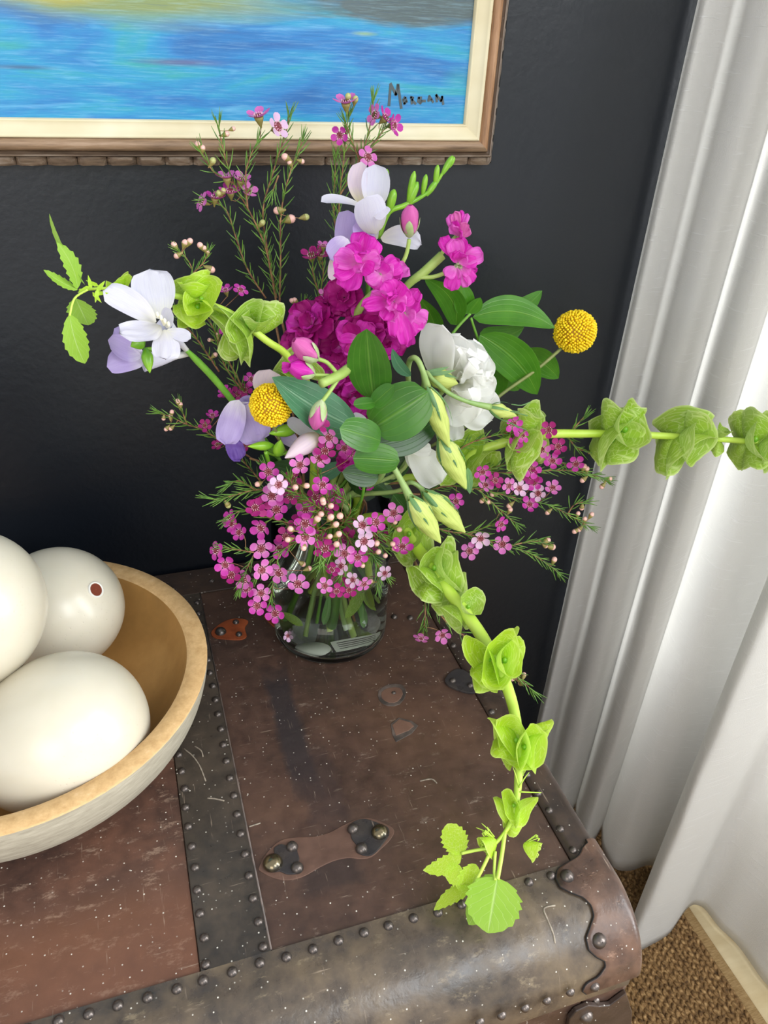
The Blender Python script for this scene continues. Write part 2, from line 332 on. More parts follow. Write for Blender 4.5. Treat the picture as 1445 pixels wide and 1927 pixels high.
# ---------------------------------------------------------------- rug
rug = thing('woven_rug', 'brown chunky woven jute rug with tan taped edge on the pale floor', 'rug', (0.0, 0.2, FLOOR))
RX = 0.700
b = MB(); b.box((-1.2, -1.2, FLOOR), (RX, 0.70, FLOOR+0.006)); b.build('backing', MAT['jute'], rug, smoothit=False)
b = MB(); b.box((RX, -1.2, FLOOR), (RX+0.016, 0.716, FLOOR+0.005)); b.build('edge_tape', MAT['tape'], rug, smoothit=False, bevel=0.001)
b = MB(); rg = random.Random(3)
for i in range(36):
    for j in range(48):
        x = RX-0.005-i*0.0078; y = 0.24+j*0.0096+(0.0048 if i % 2 else 0)+rg.uniform(-0.0006, 0.0006)
        M_ = Matrix.Rotation(0.5 if i % 2 else -0.5, 3, 'Z')
        b.sphere((x+rg.uniform(-0.0005, 0.0005), y, FLOOR+0.006), 0.0031, 0.0056, 0.0042*rg.uniform(0.8, 1.15), n=6, m=4, M_=M_)
b.build('knots', MAT['jute'], rug, kind='stuff')
# ---------------------------------------------------------------- curtain
ctrl = [(36.8, .930, .925), (37.3, .915, .905), (38.2, .925, .93), (39.0, .935, .935), (39.9, .905, .895), (41.2, .895, .885), (42.1, .925, .92), (42.6, .945, .945), (43.2, .895, .88),
        (44.4, .88, .855), (45.3, .90, .885), (45.7, .925, .915), (46.4, .90, .875), (48.0, .875, .855), (49.8, .885, .865), (51.2, .90, .885), (52.6, .90, .895),
        (52.9, .84, .845), (51.8, .80, .785), (51.7, .775, .755), (52.6, .755, .735), (54.2, .775, .765), (55.4, .81, .80), (56.0, .84, .855), (57.0, .85, .872),
        (59.0, .83, .86), (61.5, .84, .85), (64.0, .83, .835), (66.5, .80, .825), (69.0, .83, .82), (72, .87, .85), (76, .86, .85), (80, .90, .89), (84, .89, .88), (88, .91, .90)]
ctrl = [(a, .908+(r-.908)*.72, .902+(q-.902)*.8) if 0 < i < 13 else (a, r, q) for i, (a, r, q) in enumerate(ctrl)]
N_S, N_Z = 8, 70
def pol(a, r): return V((r*math.sin(math.radians(a)), r*math.cos(math.radians(a)), 0))
top = smooth([pol(a, r) for a, r, q in ctrl], [0]*len(ctrl), N_S)[0]; bot = smooth([pol(a, q) for a, r, q in ctrl], [0]*len(ctrl), N_S)[0]
rows = []
for k in range(N_Z):
    z = 1.35 - 1.95*k/(N_Z-1); f = min(1, max(0, (1.0-z)/1.6)); row = []
    for j in range(len(top)):
        p = top[j].lerp(bot[j], f); q = j/N_S
        ws = min(1, max(0, (0.25-z)*2))
        d = 0.006*noise.noise(V((q*0.35, z*3.2, 1)))*(0.4+ws) + 0.0035*noise.noise(V((q*0.9, z*9+q*0.6, 5)))*ws
        rad = p.normalized(); p = p + rad*d
        p.y = min(p.y, WALL-0.004); p.x = min(p.x, 0.935)
        zz = z
        if k > N_Z-8 and 13 < q < 17: zz += 0.018*math.sin((q-13)/4*math.pi)*(k-(N_Z-8))/8
        if k == N_Z-1: zz = max(zz, FLOOR+0.008)
        row.append(V((p.x, p.y, max(zz, FLOOR+0.009))))
    rows.append(row)
b = MB(); b.grid(rows)
cu = b.build('curtain', MAT['linen']); tag(cu, 'white slubbed linen curtain hanging in soft folds to the rug', 'curtain')
so = cu.modifiers.new('thick', 'SOLIDIFY'); so.thickness = 0.0006
uvl = cu.data.uv_layers[0]
# ---------------------------------------------------------------- framed painting
FX, FZ, FL, FT = 0.3585, 0.4352, -0.42, 1.00
pic = thing('framed_painting', 'blue abstract seascape painting in a carved brown wooden frame on dark wall', 'painting', ((FX+FL)/2, WALL, FZ))
def molding(name, prof, mats):
    # prof: (offset inward, y); four mitred sides, top and left beyond the photo
    for side, mat in (('b', mats[0]), ('r', mats[1]), ('t', mats[0]), ('l', mats[1])):
        b = MB(); rows = []
        for o_, y in prof:
            x0, x1, z0, z1 = FL+o_, FX-o_, FZ+o_, FT-o_
            e = {'b': ((x0, z0), (x1, z0)), 'r': ((x1, z0), (x1, z1)), 't': ((x1, z1), (x0, z1)), 'l': ((x0, z1), (x0, z0))}[side]
            rows.append([V((e[0][0]*(1-k/12)+e[1][0]*k/12, y, e[0][1]*(1-k/12)+e[1][1]*k/12)) for k in range(13)])
        b.grid(rows, flip=False); b.build(name, mat, pic)
molding('back_rail', [(0.0012, WALL), (0.0012, .7385), (0.005, .7345), (0.0095, .7325)], (MAT['groove'], MAT['groove']))
molding('bead_molding', [(0.0088, .7340), (0.0088, .7285), (0.0098, .7262), (0.0082, .7262), (0.0122, .7285), (0.0124, .7300)], (MAT['bl_h'], MAT['bl_v']))
molding('brown_molding', [(0.0122, .731), (0.0126, .7260), (0.0145, .7232), (0.0172, .7222), (0.0200, .7235), (0.0217, .7262), (0.0222, .7285)], (MAT['fr_h'], MAT['fr_v']))
molding('cream_liner', [(0.0218, .730), (0.0222, .7255), (0.0235, .7248), (0.0252, .7262), (0.0325, .7335), (0.0335, .7325), (0.0346, .7330), (0.0352, .7372)], (MAT['liner'], MAT['liner']))
rg = random.Random(11)
def block_mesh(k):
    L_ = 0.0230; rows = []; rg2 = random.Random(k)
    for i in range(7):
        a = i/6; row = []
        for j in range(7):
            q = j/6; e = min(1, 6*min(a, 1-a)+0.05)
            y = -(0.0075+0.0050*math.sin(math.pi*(0.12+0.45*q)))*(0.55+0.45*min(1, e*1.2)) + 0.0016*noise.noise(V((a*3+k, q*6, k*2.0)))
            row.append(V((a*L_+rg2.uniform(-1, 1)*0.0002, y, q*0.0090)))
        rows.append(row)
    b = MB(); b.grid(rows, flip=True)
    # closing skirt
    for i in (0, 6):
        b.grid([[rows[i][j], V((rows[i][j].x, 0.002, rows[i][j].z))] for j in range(7)])
    b.grid([[rows[i][0], V((rows[i][0].x, 0.002, 0))] for i in range(7)])
    return b.mesh('carved_block')
bmh = [block_mesh(k) for k in range(4)]; bmv = [block_mesh(k+7) for k in range(4)]
for m in bmh: m.materials.append(MAT['bl_h'])
for m in bmv: m.materials.append(MAT['bl_v'])
x = FX-0.0275; i = 0
while x > FL:
    link('carved_block', bmh[i % 4], None, pic, Matrix.Translation((x, .7412, FZ+0.0006))); x -= 0.0234; i += 1
z = FZ+0.0008; i = 0
while z < FT-0.02:
    for xx in (FX-0.0052, ):
        link('carved_block', bmv[i % 4], None, pic, Matrix.Translation((xx, .7405, z)) @ Matrix(((0, 0, -0.62, 0), (0, 1, 0, 0), (1, 0, 0, 0), (0, 0, 0, 1))))
    z += 0.0228; i += 1
b = MB(); b.box((FL+0.03, .7372, FZ+0.03), (FX-0.03, WALL-0.002, FT-0.03)); b.build('canvas', MAT['painting'], pic, smoothit=False)
# brush-painted signature, read off the canvas
SG = [[(735,160),(732,198)], [(735,158),(745,178)], [(745,178),(749,160)], [(749,160),(755,203)],
      [(762,183),(759,188),(761,195),(765,191),(763,184)], [(774,183),(775,195)], [(773,183),(777,184),(776,188),(774,189)], [(776,189),(782,195)],
      [(793,184),(788,184),(787,191),(791,194),(794,190),(791,189)], [(793,190),(800,190)], [(806,190),(808,181)], [(808,181),(815,192)], [(807,188),(812,188)], [(822,191),(821,179)], [(821,179),(830,190)], [(830,190),(832,182)], [(832,182),(834,196)]]
b = MB()
for k, st in enumerate(SG):
    q = [ony(x, y, .7369) for x, y in st]; r = 0.00125 if k < 4 else 0.00105
    for a_, c_ in zip(q[:-1], q[1:]):
        d = (c_-a_).normalized(); s_ = d.cross(V((0, 1, 0)))*r; a2, c2 = a_-d*r*0.6, c_+d*r*0.6; kk = len(b.v)
        b.v += [a2-s_, c2-s_, c2+s_, a2+s_]; b.v += [p+V((0, .0004, 0)) for p in b.v[kk:kk+4]]
        for f_ in ((0,1,2,3), (4,7,6,5), (0,4,5,1), (1,5,6,2), (2,6,7,3), (3,7,4,0)): b.face(tuple(kk+i_ for i_ in f_))
sg = b.build('signature', MAT['ink'], pic, smoothit=False); sg['label'] = 'dark brush-painted signature in capitals'
# ---------------------------------------------------------------- steamer trunk
tr = thing('steamer_trunk', 'worn brown leather steamer trunk with dark riveted strap and metal corner', 'trunk', (-0.15, 0.48, FLOOR+0.006))
YC, ZC, RR = 0.272, -0.053, 0.053
def prof(s):                                                   # s: arc length forward from y=.288 -> point (y, z) and normal
    if s < 0.016: return 0.288-s, 0.0, 0.0, 1.0
    a = (s-0.016)/RR
    if a < math.pi/2: return YC-RR*math.sin(a), ZC+RR*math.cos(a), -math.sin(a), math.cos(a)
    return YC-RR, ZC-(a-math.pi/2)*RR, -1.0, 0.0
SEND = 0.016+RR*math.pi/2+0.004
def shell(x0f, x1, s0, s1, off, thick, ns, nx, name, mat, wrap=False):
    rows = []
    for i in range(ns+1):
        s = s0+(s1-s0)*i/ns; y, z, ny, nz = prof(s); x0 = x0f(s) if callable(x0f) else x0f
        row = [V((x0, y+ny*(off-thick), z+nz*(off-thick)))]
        for j in range(nx+1):
            x = x0+(x1-x0)*j/nx; row.append(V((x, y+ny*off, z+nz*off)))
        if wrap:
            ry, rz = y, z
            for k in range(1, 7):
                a = k/6*math.pi/2; rr = 0.006
                row.append(V((x1+rr*math.sin(a), y+ny*(off-rr*(1-math.cos(a))), z+nz*(off-rr*(1-math.cos(a))))))
            for k in range(1, 5): row.append(V((x1+0.006, y-ny*(k*0.008), z-nz*(k*0.008))))
        else: row.append(V((x1, y+ny*(off-thick), z+nz*(off-thick))))
        rows.append(row)
    b = MB(); b.grid(rows)
    if s0 >= 0: b.grid([[rows[0][j], V((rows[0][j].x, rows[0][j].y, rows[0][j].z-thick))] for j in range(len(rows[0]))])
    return b.build(name, mat, tr)
# core
b = MB(); pr_ = [prof(SEND*i/18)[:2] for i in range(19)]
poly = [(0.741, -0.0015), (0.741, FLOOR+0.006), (0.226, FLOOR+0.006), (0.226, -0.062)] + [(y+0.002, z-0.002) for y, z in pr_[::-1]]
rows = [[V((x, y, z)) for (y, z) in poly] for x in (-0.62, TX-0.004)]
b.grid(rows, closev=True); b.face(tuple(range(len(poly)))[::-1]); b.face(tuple(range(len(poly), 2*len(poly))))
b.build('body', MAT['leather'], tr, smoothit=False)
def slab(name, x0, x1, y0, y1, z0, z1, mat, bev=0.0006):
    b = MB(); b.box((x0, y0, z0), (x1, y1, z1)); return b.build(name, mat, tr, smoothit=False, bevel=bev)
SX0, SX1, RXs, YB, YF = -0.0091, 0.0390, 0.2770, 0.697, 0.288
slab('lid_panel', -0.62, SX0-0.0004, YF+0.0003, YB-0.0003, -0.003, 0.0, MAT['leather_left'])
slab('lid_panel', SX1+0.0004, RXs-0.0006, YF+0.0003, YB-0.0003, -0.003, 0.0, MAT['leather'])
slab('riveted_strap', SX0, SX1, YF+0.0003, YB+0.0002, -0.003, 0.0014, MAT['strap'])['label'] = 'dark metal strap between two rows of rivets'
b = MB(); b.tube([(SX1+0.0002, YF+0.001, 0.0012), (SX1+0.0002, YB, 0.0012)], 0.0008, 6, 1); b.build('strap_edge', MAT['lip'], tr)
slab('back_binding', -0.62, TX-0.002, YB, 0.741, -0.003, 0.0016, MAT['side_binding'])
# side binding, rounded over the edge
rows = []
for i in range(21):
    y = 0.2885+(0.741-0.2885)*i/20; row = [V((RXs, y, -0.001)), V((RXs, y, 0.0016))]
    for x in (0.284, 0.292, 0.298): row.append(V((x, y, 0.0016)))
    for k in range(7):
        a = k/6*math.pi/2; row.append(V((0.298+0.007*math.sin(a), y, 0.0016-0.007*(1-math.cos(a)))))
    row.append(V((0.305, y, -0.035))); rows.append(row)
b = MB(); b.grid(rows); b.build('side_binding', MAT['side_binding'], tr)
shell(-0.62, 0.296, 0.0, SEND, 0.0022, 0.003, 30, 60, 'front_binding', MAT['binding'])
# corner bracket: its outline traced on the trunk surface
def hit(px, py):
    d = ray(px, py); best = None; lo = 0.0
    for i in range(400):
        s = -0.02+(SEND+0.06)*i/399; y, z, ny, nz = prof(max(s, 0)) if s > 0 else (0.288-s, 0, 0, 1)
        p = cam_loc+d*(y/d.y); e = abs(p.z-z)
        if best is None or e < best[0]: best = (e, p.x, s)
    return best[1], best[2]
OUT = [(1113,1582),(1104,1592),(1094,1600),(1090,1612),(1078,1624),(1060,1631),(1047,1642),(1044,1658),(1052,1675),(1070,1684),(1095,1692),(1109,1706),(1114,1724),(1106,1745),(1098,1765),(1103,1785),(1118,1797),(1132,1803),(1134,1813),(1120,1832),(1097,1844),(1090,1857),(1098,1862)]
ol = [hit(*p) for p in OUT]
def left_of(s):
    for (xa, sa), (xb, sb) in zip(ol[:-1], ol[1:]):
        if min(sa, sb) <= s <= max(sa, sb) and abs(sb-sa) > 1e-9: return xa+(xb-xa)*(s-sa)/(sb-sa)
    return ol[-1][0] if s > ol[-1][1] else ol[0][0]
s_lo, s_hi = min(p[1] for p in ol), max(p[1] for p in ol)
rows = []; edge = []
for i in range(71):
    s = s_lo+(s_hi-s_lo)*i/70
    y, z, ny, nz = prof(s) if s > 0 else (0.288-s, 0, 0, 1)
    x0 = min(left_of(s), 0.296); off = 0.0042; x1 = 0.2985
    row = [V((x0-0.0002, y+ny*0.0015, z+nz*0.0015)), V((x0, y+ny*off*0.85, z+nz*off*0.85)), V((x0+0.0006, y+ny*off, z+nz*off))]; edge.append(row[1].copy())
    for j in range(1, 9): x = x0+0.0006+(x1-x0-0.0006)*j/8; row.append(V((x, y+ny*off, z+nz*off)))
    for k in range(1, 8):
        a = k/7*math.pi/2; rr = 0.0085; row.append(V((x1+rr*math.sin(a), y+ny*(off-rr*(1-math.cos(a))), z+nz*(off-rr*(1-math.cos(a))))))
    for k in range(1, 4): row.append(V((x1+0.0085, y-ny*(k*0.010), z-nz*(k*0.010))))
    rows.append(row)
b = MB(); b.grid(rows); br = b.build('corner_bracket', MAT['bracket'], tr); br['label'] = 'brown scalloped metal corner piece'
b = MB(); b.tube(edge, 0.0007, 5, 1); b.build('bracket_edge', MAT['groove'], tr)
# recessed front under the lid, its seam and the lower bracket
slab('front_panel', -0.62, 0.262, 0.2225, 0.228, -0.34, -0.059, MAT['leather'])
slab('front_panel', 0.2632, TX-0.002, 0.2225, 0.228, -0.34, -0.059, MAT['leather'])
b = MB(); lb = [(1072,1918),(1084,1904),(1108,1893),(1128,1895),(1148,1893),(1168,1878),(1179,1870),(1190,1905),(1185,1990),(1060,1990)]
q = [ony(x, y, 0.218) for x, y in lb]; k = len(b.v); n = len(q)
b.v += q + [p+V((0, 0.004, 0)) for p in q]; b.face(tuple(range(n))[::-1]); b.face(tuple(range(n, 2*n)))
for i in range(n): j = (i+1) % n; b.face((i, j, n+j, n+i))
b.build('lower_bracket', MAT['side_binding'], tr, smoothit=False, bevel=0.0008)
# rivets
b = MB(); b.lathe([(0.0036, -0.0004), (0.0034, 0.0005), (0.0026, 0.0018), (0.0014, 0.0026), (0.0002, 0.0028)], 14); riv = b.mesh('rivet'); riv.materials.append(MAT['rivet'])
b = MB(); b.lathe([(0.0075, 0), (0.0076, 0.0008), (0.0066, 0.0030), (0.0048, 0.0048), (0.0024, 0.0058), (0.0002, 0.0061)], 24); stud = b.mesh('stud'); stud.materials.append(MAT['brass'])
def rivet(px, py, z=0.0015, sc=1.0, me=None, name='rivet', nrm=(0, 0, 1), p=None):
    p = p or onz(px, py, z); q = V((0, 0, 1)).rotation_difference(V(nrm)).to_matrix().to_4x4()
    return link(name, me or riv, None, tr, Matrix.Translation(p) @ q @ Matrix.Scale(sc, 4))
L0, L1 = onz(337, 1422), onz(391, 1816)
for k in range(-13, 11): y = L0.y+(L1.y-L0.y)*k/10; y < 0.69 and rivet(0, 0, p=V((-0.0045+0.0008*R.uniform(-1, 1), y, 0.0014)))
L0, L1 = onz(427, 1434), onz(495, 1784)
for k in range(-14, 10): y = L0.y+(L1.y-L0.y)*k/9; y < 0.69 and rivet(0, 0, p=V((0.0340+0.0006*R.uniform(-1, 1), y, 0.0014)))
for px, py in [(110,1921),(167,1908),(222,1892),(278,1877),(333,1861),(382,1845),(437,1829),(489,1812),(539,1801),(589,1786),(637,1770),(685,1755),(731,1742),(778,1728),(824,1717),(868,1702),(912,1688),(955,1674),(995,1660),(1037,1648)]:
    rivet(px, py, 0.0022, 1.05)
for k in range(2): rivet(110-58*(k+1), 1921+16*(k+1), 0.0022)
for px, py in [(992,1458),(1012,1493),(1033,1525),(1054,1560),(1078,1600),(853,1215),(925,1340),(900,1300),(950,1385),(972,1420),(836,1186)]: rivet(px, py, 0.0016, 0.95)
for k in range(9): rivet(0, 0, p=V((0.29-0.047*k, 0.715, 0.0016)), sc=0.9)
for px, py, sc in [(1065, 1655, 1.55), (1122, 1768, 1.6), (1113, 1848, 1.1)]:
    x, s = hit(px, py); y, z, ny, nz = prof(max(s, 0)); rivet(0, 0, sc=sc, nrm=(0, ny, nz), p=V((x, y+ny*0.0042, z+nz*0.0042)))
for px, py in [(903,1923),(944,1911),(988,1897),(1029,1883),(1073,1867)]:
    p = ony(px, py, 0.2165); rivet(0, 0, sc=1.0, nrm=(0, -1, 0), p=p)
for px, py in [(1130,1862),(1121,1883)]: rivet(0, 0, sc=0.95, nrm=(0, -1, 0), p=ony(px, py, 0.2225))
rivet(0, 0, sc=1.6, nrm=(0, -1, 0), p=ony(1103, 1913, 0.218))
# leather patches, plates, studs, scars
def patch(name, pts, z0, z1, mat, sub=4, bev=0.0004):
    poly = [(onz(x, y, z1).x, onz(x, y, z1).y) for x, y in pts]; poly = sm2(poly, sub)
    ar = sum(a[0]*b_[1]-b_[0]*a[1] for a, b_ in zip(poly, poly[1:]+poly[:1]))
    if ar < 0: poly = poly[::-1]
    b = MB(); b.prism(poly, z0, z1); return b.build(name, mat, tr, smoothit=False, bevel=bev)
def zz(l, ox, oy, s): return [(ox+x*s, oy+y*s) for x, y in l]
H = lambda l: zz(l, 480, 1520, 0.1938)
patch('handle_patch', H([(35,580),(110,440),(240,320),(400,285),(560,280),(720,240),(860,165),(1000,105),(1120,100),(1260,150),(1350,215),(1310,310),(1220,400),(1130,475),(1030,495),(900,485),(760,515),(620,580),(480,660),(330,700),(180,680),(60,620)]), -0.001, 0.0007, MAT['patch'])
patch('handle_plate', H([(85,545),(130,460),(185,440),(185,390),(250,350),(320,370),(330,330),(400,345),(410,420),(430,490),(420,540),(460,580),(440,630),(320,645),(240,615),(170,625),(100,600)]), 0.0, 0.0016, MAT['plate'], 3)
patch('handle_plate', H([(905,190),(960,130),(1050,105),(1140,125),(1230,160),(1290,190),(1300,260),(1240,350),(1160,440),(1080,465),(990,430),(990,370),(940,300),(925,240)]), 0.0, 0.0016, MAT['plate'], 3)
for (x, y, sc, me) in [(172,540,1.0,stud),(358,378,1.35,riv),(408,582,1.4,riv),(1210,240,0.9,stud),(952,205,1.35,riv),(1035,395,1.4,riv)]:
    q = H([(x, y)])[0]; o_ = rivet(q[0], q[1], 0.0016, sc, me, 'stud' if me is stud else 'rivet')
Bz = lambda l: zz(l, 300, 1060, 0.3183)
patch('rusty_patch', Bz([(305,410),(340,370),(400,335),(470,325),(525,340),(505,380),(515,430),(480,450),(400,448),(330,440)]), -0.001, 0.0010, MAT['rust'])
patch('rusty_patch', Bz([(615,310),(660,300),(720,320),(745,360),(700,385),(650,350)]), -0.001, 0.0010, MAT['rust'])
for x, y, sc in [(362,405,1.7), (452,348,1.0), (470,420,1.0)]: q = Bz([(x, y)])[0]; rivet(q[0], q[1], 0.0012, sc, riv)
patch('hinge_plate', [(837,1278),(850,1263),(865,1258),(885,1268),(903,1290),(892,1303),(870,1300),(845,1290)], 0.0, 0.0026, MAT['plate'], 3)
rivet(852, 1281, 0.0026, 0.95); rivet(885, 1290, 0.0026, 0.95)
patch('leather_scar', [(712,1300),(730,1288),(756,1288),(764,1305),(752,1325),(730,1328),(714,1318)], -0.001, 0.0006, MAT['lip'], 2)
patch('leather_scar', [(718,1302),(732,1294),(752,1294),(758,1306),(748,1320),(732,1322),(719,1314)], -0.001, 0.0009, MAT['patch'], 2)
rivet(741, 1304, 0.0008, 0.6)
patch('leather_scar', [(735,1362),(750,1350),(775,1356),(787,1365),(775,1380),(745,1396),(738,1382)], -0.001, 0.0006, MAT['lip'], 1)
patch('leather_scar', [(738,1364),(751,1353),(772,1359),(779,1366),(770,1374),(745,1384)], -0.001, 0.0009, MAT['patch'], 1)
for px, py in [(742,1161),(772,1163)]: rivet(px, py, 0.0004, 1.0)
MAT['scuff'] = plain('chalky_scuff', '#a39888', 0.8, c2='#7d7266', sc=300)
for pts_, zs in (([(346,1409),(362,1422),(376,1442),(387,1470)], .0016), ([(366,1404),(378,1412),(382,1424)], .0016), ([(390,1502),(404,1503),(422,1507)], .0016), ([(790,1470),(812,1466),(822,1474)], .0002), ([(468,1556),(480,1552),(490,1549)], .0002)):
    b = MB(); b.tube([onz(x, y, zs) for x, y in pts_], [.0006]*len(pts_), 5, 3); b.build('scratch', MAT['scuff'], tr)
q = []
for x, y in ((1043,1706),(1022,1711),(1028,1730),(1038,1755),(1042,1774)):
    x_, s_ = hit(x, y); yy, z_, ny, nz = prof(max(s_, 0)); q.append(V((x_, yy+ny*.0023, z_+nz*.0023)))
b = MB(); b.tube(q, [.0007]*5, 5, 3); b.build('scratch', MAT['scuff'], tr)
# ---------------------------------------------------------------- bowl and eggs
BX, BY, BZ = -0.1272, 0.5270, 0.085
bowl = thing('wooden_bowl', 'round turned wooden bowl with pale grey outside, holding three large eggs', 'bowl', (BX, BY, 0.0016))
T = Matrix.Translation((BX, BY, 0.0016)); zt = BZ-0.0016
outp = [(0.0, 0.0), (0.078, 0.0), (0.086, 0.0005), (0.106, 0.006), (0.127, 0.018), (0.142, 0.034), (0.1515, 0.052), (0.1565, 0.070), (0.1580, zt-0.0012)]
rimp = [(0.1580, zt-0.0012), (0.1572, zt), (0.1440, zt-0.0008), (0.1408, zt-0.0022)]
inp = [(0.1408, zt-0.0022), (0.1345, 0.066), (0.125, 0.050), (0.108, 0.032), (0.082, 0.018), (0.050, 0.011), (0.0, 0.010)]
def dens(p, s=3):
    q = smooth([V((a, b_, 0)) for a, b_ in p], [0]*len(p), s)[0]; return [(max(v.x, 0.0001), v.y) for v in q]
for nm, p_, m_, l_ in (('outer_wall', dens(outp), MAT['bowl_out'], 'pale grey weathered outside'), ('rim', rimp, MAT['bowl_rim'], 'thick light tan rim'), ('basin', dens(inp), MAT['bowl_in'], 'golden brown hollow')):
    b = MB(); b.lathe(p_, 96, M_=T); o_ = b.build(nm, m_, bowl, origin=(BX, BY, 0.0016)); o_['label'] = l_
def egg(px, py, z, ra, rb, axis, label, hole=None):
    c = onz(px, py, z); ax = V(axis).normalized(); q = V((0, 0, 1)).rotation_difference(ax).to_matrix()
    b = MB(); rows = []
    for i in range(33):
        th = math.pi*i/32; k = 1+0.06*math.cos(th)
        rows.append([V((rb*math.sin(th)*k*math.cos(2*math.pi*j/56), rb*math.sin(th)*k*math.sin(2*math.pi*j/56), ra*math.cos(th))) for j in range(56)])
    b.grid([[q @ p for p in r_] for r_ in rows], closev=True, flip=True)
    o = link('ostrich_egg', b.mesh('ostrich_egg'), MAT['egg'], None, Matrix.Translation(c)); tag(o, label, 'egg', None)
    if hole:
        # small drilled hole: a ring and a dark disc seated on the shell where the sight line meets it
        d = ray(*hole).normalized(); a = 1.0; best = None
        qi = q.transposed(); o_ = qi @ (cam_loc-c); dd = qi @ d
        A = (dd.x**2+dd.y**2)/rb**2+dd.z**2/ra**2; B_ = 2*((o_.x*dd.x+o_.y*dd.y)/rb**2+o_.z*dd.z/ra**2); C_ = (o_.x**2+o_.y**2)/rb**2+o_.z**2/ra**2-1
        t_ = (-B_-math.sqrt(max(B_*B_-4*A*C_, 0)))/(2*A); lp = o_+dd*t_
        nl = V((lp.x/rb**2, lp.y/rb**2, lp.z/ra**2)).normalized(); wp = c+(q @ lp); n_ = (q @ nl)
        qq = V((0, 0, 1)).rotation_difference(n_).to_matrix().to_4x4()
        b = MB(); b.lathe([(0.0075, -0.0018), (0.0073, 0.0012), (0.0064, 0.0014), (0.0056, 0.0006)], 24); link('hole_edge', b.mesh('hole_edge'), MAT['pale_wall'], o, Matrix.Translation(wp) @ qq)
        b = MB(); b.lathe([(0.0057, 0.0008), (0.0001, 0.0006)], 24); link('hole', b.mesh('hole'), MAT['hole'], o, Matrix.Translation(wp) @ qq)
    return o
egg(114, 1380, 0.075, 0.0668, 0.0600, (0.97, 0.10, 0.25), 'cream ostrich egg lying at the front of the bowl')
egg(108, 1150, 0.082, 0.0600, 0.0560, (0.6, -0.3, 0.75), 'cream ostrich egg with a drilled hole at the back of the bowl', hole=(180, 1110))
egg(-63, 1150, 0.160, 0.0620, 0.0565, (0.1, 0.3, 0.95), 'cream ostrich egg stacked on the other two, cut by the left photo edge')
# ---------------------------------------------------------------- vase and water
VX, VY, VR, VH = 0.1650, 0.6045, 0.0590, 0.152
TV = Matrix.Translation((VX, VY, 0.0006))
b = MB(); b.lathe(dens([(0.0001, 0.0), (0.050, 0.0), (0.056, 0.0015), (0.0588, 0.006), (0.0590, 0.014)], 3) + [(0.0590, 0.05), (0.0590, 0.10), (0.0590, VH-0.002), (0.0583, VH), (0.0572, VH), (0.0565, VH-0.002), (0.0565, 0.10), (0.0565, 0.05)] + dens([(0.0565, 0.016), (0.0558, 0.010), (0.050, 0.0068), (0.0001, 0.0065)], 3), 96, M_=TV)
vase = b.build('glass_vase', MAT['glass'], origin=(VX, VY, 0.0006)); tag(vase, 'clear glass cylinder vase of flowers standing on the trunk', 'vase')
MAT['paper'] = plain('white_paper', '#fcfcfa', 0.6); MAT['print'] = plain('black_print', '#3a3a3c', 0.6)
c_ = onz(592, 1224, 0.0); b = MB(); b.lathe([(0.0170, 0.0), (0.0170, 0.0004), (0.0001, 0.0004)], 32, M_=Matrix.Translation((c_.x, c_.y, 0.0082)) @ Matrix.Diagonal((1, .72, 1, 1)))
stk = b.build('sticker', MAT['paper'], vase, origin=(c_.x, c_.y, .0082)); stk['label'] = 'oval white sticker on the vase bottom'
q = [onz(x, y, 0.0082) for x, y in ((618, 1198), (700, 1180), (694, 1205), (645, 1212))]; ctr = sum(q, V())/4; ex = (q[1]-q[0]).normalized()*0.022; ey = V((-ex.y, ex.x, 0)).normalized()*0.0085
b = MB(); b.v += [ctr+ex*a+ey*d+V((0, 0, zq)) for zq in (0, .0004) for a, d in ((-1,-1),(1,-1),(1,1),(-1,1))]
for f_ in ((4,5,6,7), (0,1,5,4), (1,2,6,5), (2,3,7,6), (3,0,4,7)): b.face(f_)
stk = b.build('sticker', MAT['paper'], vase, smoothit=False); stk['label'] = 'rectangular white sticker with dark bars'
b = MB()
for k_ in (-.5, -.1, .25, .6): kk = len(b.v); b.v += [ctr+ex*a+ey*(k_+d)+V((0, 0, .0006)) for a, d in ((-.8,-.06),(.75,-.06),(.75,.06),(-.8,.06))]; b.face((kk, kk+1, kk+2, kk+3))
b.build('bars', MAT['print'], stk, smoothit=False)
b = MB(); b.lathe([(0.0001, 0.0063), (0.050, 0.0066), (0.0559, 0.0098), (0.0567, 0.016), (0.0567, 0.0865), (0.0555, 0.0858), (0.053, 0.0855), (0.0001, 0.0855)], 96, M_=TV)
wt = b.build('vase_water', MAT['water'], origin=(VX, VY, 0.012)); tag(wt, 'clear water half filling the glass vase', 'water'); wt['kind'] = 'stuff'
#FLORA#
# ================================================================ FLOWERS
g = {}
def G(name, *a, **k): MAT[name] = petal_mat(name, *a, **k); return MAT[name]
G('wax_magenta', '#dc7cbc', '#c83aa8', f=0.3); G('wax_pink', '#eaa2cc', '#da72c2', f=0.3); G('wax_pale', '#f4c8dc', '#e6c0e2', f=0.3)
G('wax_deep', '#a83a78', '#a82478', f=0.2)
MAT['wax_cup'] = plain('wax_cup', '#64182a', 0.5, c2='#93424a', sc=500)
MAT['stamen'] = plain('stamen', '#e8b8cc', 0.6)
MAT['wax_calyx'] = plain('wax_calyx', '#8a9448', 0.45, c2='#8f6a46', sc=140)
MAT['wax_bud'] = plain('wax_bud', '#e2a49c', 0.3, c2='#e9c2b4', sc=200)
MAT['wax_bud_green'] = plain('wax_bud_green', '#9caf52', 0.35, c2='#c3b887', sc=160)
MAT['twig'] = plain('wax_twig', '#6a4030', 0.55, c2='#a07850', sc=120)
MAT['twig_green'] = plain('green_twig', '#6d8a38', 0.5, c2='#8a6a44', sc=120)
